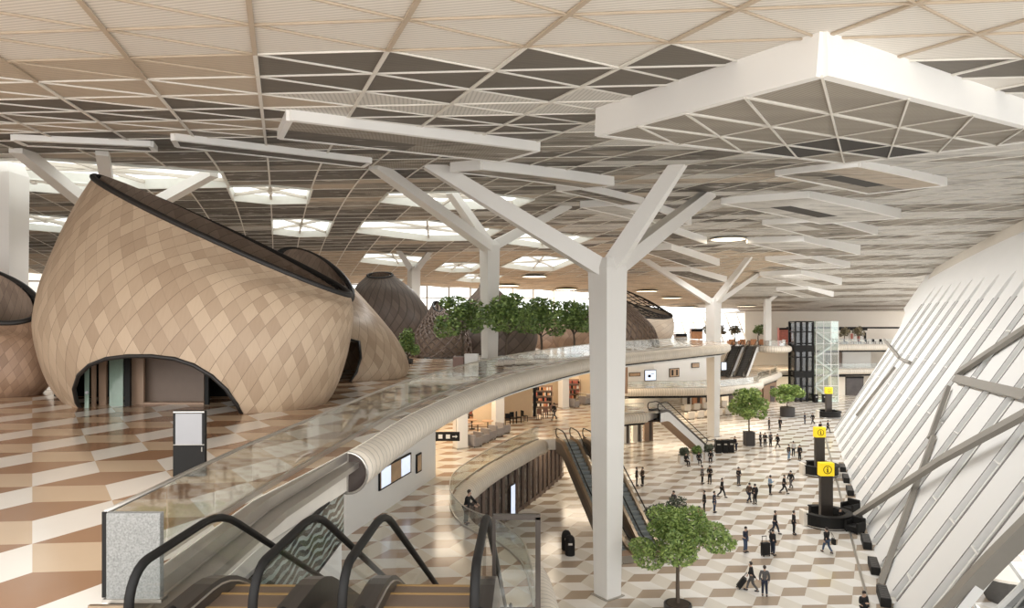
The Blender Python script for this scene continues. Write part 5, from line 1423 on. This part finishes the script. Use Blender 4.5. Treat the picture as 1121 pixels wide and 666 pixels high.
def table(label, loc, s=1.):
    t = thing('cafe_table', label, 'table', loc, 0, 'cafe tables'); t.scale = (s,)*3
    bm = MB(); bm.lathe([(.45, .70), (.46, .72), (.45, .75)], seg=24); bm.build('tabletop', M['table_wood'], t); bm = MB(); bm.lathe([(.26, 0), (.25, .03), (.04, .06), (.04, .70)], seg=16); bm.build('pedestal', M['dark'], t)
def chair(label, loc, rz, mat, group, s=1.):
    t = thing('cafe_chair', label, 'chair', loc, rz, group); t.scale = (s,)*3
    bm = MB(); bm.box((0, 0, .45), (.46, .46, .05)); bm.build('seat', M[mat], t, bevel=.01); bm = MB(); bm.box((0, .22, .72), (.44, .04, .42)); bm.build('backrest', M[mat], t, bevel=.01)
    for x in (-.2, .2):
        for y in (-.2, .2): bm = MB(); bm.bar((x, y, 0), (x, y, .44 if y < 0 else .9), .04); bm.build('leg', M['dark'], t)
r = random.Random(5)
TB = ((509, 473), (516.5, 470), (523, 474.5), (534, 471.3))
TBL = ('wooden cafe table nearest the hanging sign', 'second wooden cafe table behind the grey armchairs', 'third wooden cafe table behind the grey armchairs', 'wooden cafe table at the far end behind the grey armchairs')
for (px, py), lb in zip(TB, TBL): g = at_z(px, py, Z1); table(lb, (g.x, g.y, Z1), 1.2)
CHL = ((556, 466, 'dark cafe chair left of the walking person, nearest the second column'), (562, 464, 'second dark cafe chair in front of the wide beige partition'), (568, 463, 'third dark cafe chair in front of the wide beige partition'), (574, 461.5, 'dark cafe chair at the right end before the wide beige partition'),
       (591, 459.5, 'brown cafe chair below the red shop shelf, left one'), (596, 457.5, 'brown cafe chair below the red shop shelf, middle one'), (601, 455, 'brown cafe chair below the red shop shelf, right one'))
for k, (px, py, lb) in enumerate(CHL): g = at_z(px, py, Z1); chair(lb, (g.x, g.y, Z1), R_(40*k), 'dark' if k < 4 else 'chair_brown', 'cafe chairs', 1.2)
# ground floor shop front under the lower gallery
bm = MB(); sp = [(-3.6, 46.5), (-.8, 53.8), (2.4, 61.8), (5.2, 70)]
for i in range(len(sp)-1): bm.bar((*sp[i], 2.35), (*sp[i+1], 2.35), .1, 4.7)
t = thing('shop_window', 'dark glazed shop front on the hall level under the lower gallery', 'shop front', (-1.9, 49.5, 0))
o_ = bm.build('glazing', M['shop_glass'], t, origin=None); o_.location = -Vector((-1.9, 49.5, 0))
bm = MB()
for i in range(len(sp)-1):
    a, c = Vector(sp[i]), Vector(sp[i+1])
    for k in range(6): p = a + (c-a)*k/6; bm.box((p.x + .1, p.y, 2.35), (.22, .22, 4.7), .4)
    bm.bar((*a, 4.2), (*c, 4.2), .2, .25); bm.bar((*a, .15), (*c, .15), .2, .3)
o_ = bm.build('mullion', M['beige_panel'], t); o_.location = -Vector((-1.9, 49.5, 0))
g = Vector((-.3, 54.1, 0)); t = thing('advert_panel', 'blue lit advert panel in the dark shop front under the lower gallery', 'advert', (g.x + .35, g.y - .2, .3), R_(68))
bm = MB(); bm.box((0, 0, 1.5), (1.0, .08, 2.6)); bm.build('frame', M['dark'], t); bm = MB(); bm.box((0, -.045, 1.5), (.85, .01, 2.4)); bm.build('display', M['screen_blue'], t)
# bright shop units on the hall level right of the tall column
def unit(label, px0, px1, py, hh, mat, z=0., name='shop_unit', dpt=1.2, group='shop units at hall level', door=True):
    a = at_z(px0, py, z); c = at_z(px1, py, z); w_ = c.x - a.x
    t = thing(name, label, 'shop unit', ((a.x+c.x)/2, a.y + dpt/2, z), 0, group)
    bm = MB(); bm.box((0, 0, hh/2), (w_, dpt, hh)); bm.build('body', M[mat], t)
    bm = MB(); bm.box((0, -dpt/2 - .03, hh - .35), (w_*.96, .06, .5)); bm.build('header', M['dark'], t)
    if door: bm = MB(); bm.box((w_*.18, -dpt/2 - .03, hh*.35), (w_*.34, .06, hh*.68)); bm.build('shop_door', M['shop_glass'], t)
for k, (x0, x1, py, hh, m, lb) in enumerate(((681, 690, 486, 4.2, 'white', 'white shop unit at the left under the short gallery nosing'), (693, 703, 484, 4.2, 'cream_wall', 'cream shop unit second from the left under the short gallery nosing'), (706, 715, 483, 4.2, 'brown_panel', 'brown shop unit under the short gallery nosing'),
        (747, 757, 443, 4.3, 'cream_wall', 'cream shop unit behind the lounge seats, left of an orange one'), (758, 768, 443, 4.3, 'orange', 'orange shop unit behind the lounge seats'), (769, 776, 442.5, 4.3, 'cream_wall', 'cream shop unit behind the lounge seats, right of an orange one'), (790, 805, 442, 4.3, 'cream_wall', 'cream shop unit behind the leaves of the square planter tree'),
        (822, 834, 441, 4.3, 'brown_panel', 'brown shop unit left of the lift tower'), (836, 850, 440, 4.3, 'brown_panel', 'brown shop unit right beside the lift tower'))):
    unit(lb, x0, x1, py, hh, m)
# cream lounge seats
def lounge(label, px, py):
    g = G(px, py); t = tub_chair(label, (g.x, g.y, 0), R_(200), 'seat_white', 'cream lounge seats', 1.5, 'lounge_seat'); t['category'] = 'seat'
ORD = ('first', 'second', 'third', 'fourth', 'fifth')
for row in range(2):
    for k in range(5):
        lounge('%s cream lounge seat from the left in the %s row before the orange shop' % (ORD[k], 'near' if row == 0 else 'far'), (755 if row == 0 else 751) + 10*k, (459 if row == 0 else 450.5) - 1.2*k)
# ================================================================== FAR END: LIFT TOWER, GALLERIES
g = at_z(877, 439, 0); tx, ty = g.x, g.y
t = thing('lift_tower', 'black framed lift tower at the far end of the hall', 'lift', (tx, ty, 0)); hh = 15.2
bm = MB()
for x in (-1.7, -.55, .55, 1.7):
    for y in (-1.4, 1.4): bm.bar((x, y, 0), (x, y, hh - (.1 if abs(x) > 1 else 0)), .3)
for z in (.3, 2.9, 5.7, 8.4, 11., 13.2, 15.1):
    for y in (-1.4, 1.4): bm.bar((-1.7, y, z), (1.7, y, z), .22)
    for x in (-1.7, 1.7): bm.bar((x, -1.4, z), (x, 1.4, z), .22)
bm.build('frame', M['dark'], t)
bm = MB(); bm.box((-.0, 0, hh/2), (3.2, 2.6, hh - .6)); bm.build('shaft_glass', M['tower_glass'], t)
bm = MB(); bm.box((0, .4, 6.9), (1.0, 1.8, 2.4)); bm.build('lift_car', M['concrete'], t)
for z in (Z1 - .5, Z3 - .6): bm = MB(); bm.box((-.4, -1.6, z), (3.4, .8, 1.2)); bm.build('landing_band', M['dark'], t)
bm = MB(); bm.box((-.1, 0, 7.2), (.9, 2.2, 14.0)); bm.build('counterweight_shaft', M['dark'], t)
t = thing('stair_tower', 'glass clad stair tower just right of the black lift tower', 'stair tower', (tx + 4.4, ty + .2, 0))
bm = MB(); bm.box((0, 0, 7.6), (4.2, 3., 15.2)); bm.build('glass_skin', M['glass_green'], t)
bm = MB()
for x in (-2.1, -.7, .7, 2.1): bm.bar((x, -1.5, 0), (x, -1.5, 15.2), .1)
for z in range(1, 16, 2): bm.bar((-2.1, -1.5, z), (2.1, -1.5, z), .09)
bm.build('glazing_bar', M['white'], t)
bm = MB()
for k in range(5):
    z = .2 + k*2.65; s = 1 if k % 2 else -1
    bm.bar((-1.8*s, .3, z), (1.8*s, .3, z + 2.65), .3, 1.2, up=(0, 1, 0)); bm.bar((-1.8*s, .3, z + 1.1), (1.8*s, .3, z + 3.7), .06, .06)
bm.build('stair_flight', M['white'], t)
for k, (px, lb) in enumerate(((890.5, 'left dark bollard in front of the stair tower'), (899.5, 'right dark bollard in front of the stair tower'))):
    g = G(px, 440); bin_(lb, (g.x, g.y - 1, 0), 'dark bollards by the stair tower', 1.3)
# shop fronts on the far galleries
unit('red and cream shop on the far upper gallery, behind the lift tower', 858, 868, 0, 3, 'red', Z2) if False else None
def far_unit(label, px0, px1, Y, z, hh, mat, group='far gallery shops', goods=None):
    x0, x1 = (px0-CX)*Y/F, (px1-CX)*Y/F; t = thing('shop_unit', label, 'shop unit', ((x0+x1)/2, Y, z), 0, group)
    bm = MB(); bm.box((0, 0, hh/2), (x1-x0, 1., hh)); bm.build('body', M[mat], t)
    bm = MB(); bm.box((0, -.55, hh - .2), (x1-x0, .1, .4)); bm.build('header', M['dark'], t)
    if goods:
        bm = MB(); rr_ = random.Random(px0)
        for k in range(int((x1-x0)/.7)): bm.box((x0 - (x0+x1)/2 + .4 + .7*k, -.56, hh*.42), (.45, .1, hh*rr_.uniform(.35, .7)), 0, rr_.randrange(3))
        o = bm.build('goods', [M['red'], M['white'], M['dark']], t); o['kind'] = 'stuff'
far_unit('red shop on the far upper gallery, left of the lift tower', 852, 868, 146, Z3, 3.0, 'red')
far_unit('cream shop on the far upper gallery, right of the stair tower', 912, 928, 145, Z3, 2.9, 'cream_wall')
far_unit('shop with red and dark goods on the far gallery beside two olive trees', 929, 948, 145, Z3, 2.9, 'cream_wall', goods=True)
far_unit('brown kiosk on the far upper gallery behind the second branching column', 756, 768, 100, Z2, 1.5, 'orange')
far_unit('low brown counter on the far upper gallery right of the pale pod', 739, 751, 99, Z2, .8, 'brown_panel')
far_unit('beige shop on the far lower gallery, left of the escalator shaped stair', 905, 920, 141, Z1, 4.6, 'beige_panel')
far_unit('white shop wall on the far lower gallery at the right', 921, 952, 142, Z1, 4.6, 'white')
far_unit('dark doorway unit under the far lower gallery, beside the leaning wall', 925, 944, 140, 0, 3.9, 'shop_glass')
far_unit('cream wall unit under the far lower gallery, right of the stair tower', 908, 924, 140, 0, 4.2, 'cream_wall')
# row of small cafe seats seen along the far upper gallery edge
SEATL = ('first', 'second', 'third', 'fourth', 'fifth', 'sixth', 'seventh', 'eighth')
for k in range(8):
    Y = 133.5; x = (910 + 8*k - CX)*Y/F
    chair('%s dark cafe chair from the left along the far upper gallery edge' % SEATL[k], (x, Y + .8*k*.1, Z3), R_(20*k), 'dark', 'cafe chairs on the far upper gallery', 1.1)
for k, (px, lb) in enumerate(((800, 'left orange lounge seat on the far upper gallery behind the escalators'), (812, 'second orange lounge seat on the far upper gallery behind the escalators'), (824, 'third orange lounge seat on the far upper gallery behind the escalators'), (834, 'right orange lounge seat on the far upper gallery behind the escalators'))):
    Y = 130; tub_chair(lb, ((px-CX)*Y/F, Y, Z3), R_(180), 'orange', 'orange lounge seats', 1.4, 'lounge_seat')['category'] = 'seat'
# ================================================================== LIGHTS
def lamp_disc(label, px, py, rx=2., ry=2.):
    p = on_ceil(px, py, .12); t = thing('ceiling_light', label, 'ceiling light', p, .1, 'round recessed lights of the far ceiling')
    bm = MB(); bm.lathe([(1.0, .05), (1.02, -.04), (.92, -.04)], seg=24); o = bm.build('rim', M['rib'], t); o.scale = (rx, ry, 1)
    bm = MB(); bm.lathe([(.9, -.01), (.88, -.045)], seg=24); o = bm.build('diffuser', LAMP, t); o.scale = (rx, ry, 1)
    l = bpy.data.lights.new('lamp', 'AREA'); l.shape = 'DISK'; l.size = 2*rx; l.energy = 170; l.color = (1, .82, .6)
    lo = bpy.data.objects.new('lamp', l); COL.objects.link(lo); lo.parent = t; lo.location = (0, 0, -.12)
LAMP = simple('warm lamp', (1, .86, .6), .4, emit=3., var=0)
LN = ('ceiling light left of the tall column, upper one', 'ceiling light nearest the back windows, left of the tall column', 'ceiling light closest to the tall column on its left', 'ceiling light right of the tall column above the pale pod', 'ceiling light beyond the pale pod, lower one', 'ceiling light right of the second branching column', 'large ceiling light high above the second branching column', 'ceiling light between the tall column and the lattice crown')
for (px, py), lb in zip(((585, 303), (556, 313), (620, 317), (735, 326.5), (753, 336.5), (817, 335.5), (797, 262), (708, 319)), LN):
    lamp_disc('glowing oval ' + lb, px, py)
# warm shop lighting under the upper floor and the lower gallery
for k, (x, y, z) in enumerate(((-8, 50, Z2 - 1.1), (-5, 62, Z2 - 1.1), (1, 74, Z2 - 1.1), (7, 86, Z2 - 1.1), (14, 96, Z2 - 1.1), (54, 136, Z3 - 1.1), (-.2, 62, Z1 - 1), (6, 72, Z1 - 1), (12, 90, Z1 - 1), (25, 108, Z1 - 1), (42, 126, Z1 - 1), (60, 137, Z1 - 1))):
    if False: continue
    l = bpy.data.lights.new('shop light', 'AREA'); l.shape = 'RECTANGLE'; l.size = 9; l.size_y = 5; l.energy = 480; l.color = (1, .84, .64)
    o = bpy.data.objects.new('shop_light', l); COL.objects.link(o); o.location = (x, y, z)
# fill panel added behind the camera, standing in for daylight from there
area('fill_behind_camera', (0, -16, 24), (5, 60, 14), 80, 26, 8000, (1, .98, .95))
# unseen fill spots added under the ceiling to brighten facade, hall and pods
def spot(name, loc, target, power, col=(1, .99, .97), ang=150):
    l = bpy.data.lights.new(name, 'SPOT'); l.energy = power; l.color = col; l.shadow_soft_size = .3; l.spot_size = math.radians(ang); l.spot_blend = .8
    o = bpy.data.objects.new(name, l); COL.objects.link(o); o.location = loc
    o.rotation_euler = (Vector(target) - Vector(loc)).to_track_quat('-Z', 'Y').to_euler(); return o
for k in range(9):
    t_ = -8 + 10*k; c = fac(t_, 2, 0); q = Vector((c.x - 9.5, c.y + 4, 0)); z = zc(q.y) - 1.35
    spot('hall_fill_spot', (q.x, q.y, z), fac(t_ + 2, 4), 2500 + 180*k)
for x, y, e in ((-30, 24, 500), (-22, 40, 700), (-7, 44, 900), (-16, 54, 1500), (-3, 58, 1500), (8, 68, 1900), (-8, 76, 1900), (6, 88, 2200), (24, 86, 2200), (30, 106, 2600), (50, 114, 2600)):
    spot('ceiling_fill_spot', (x, y, zc(y) - 1.2), (x + 1, y + 1, 0), e)
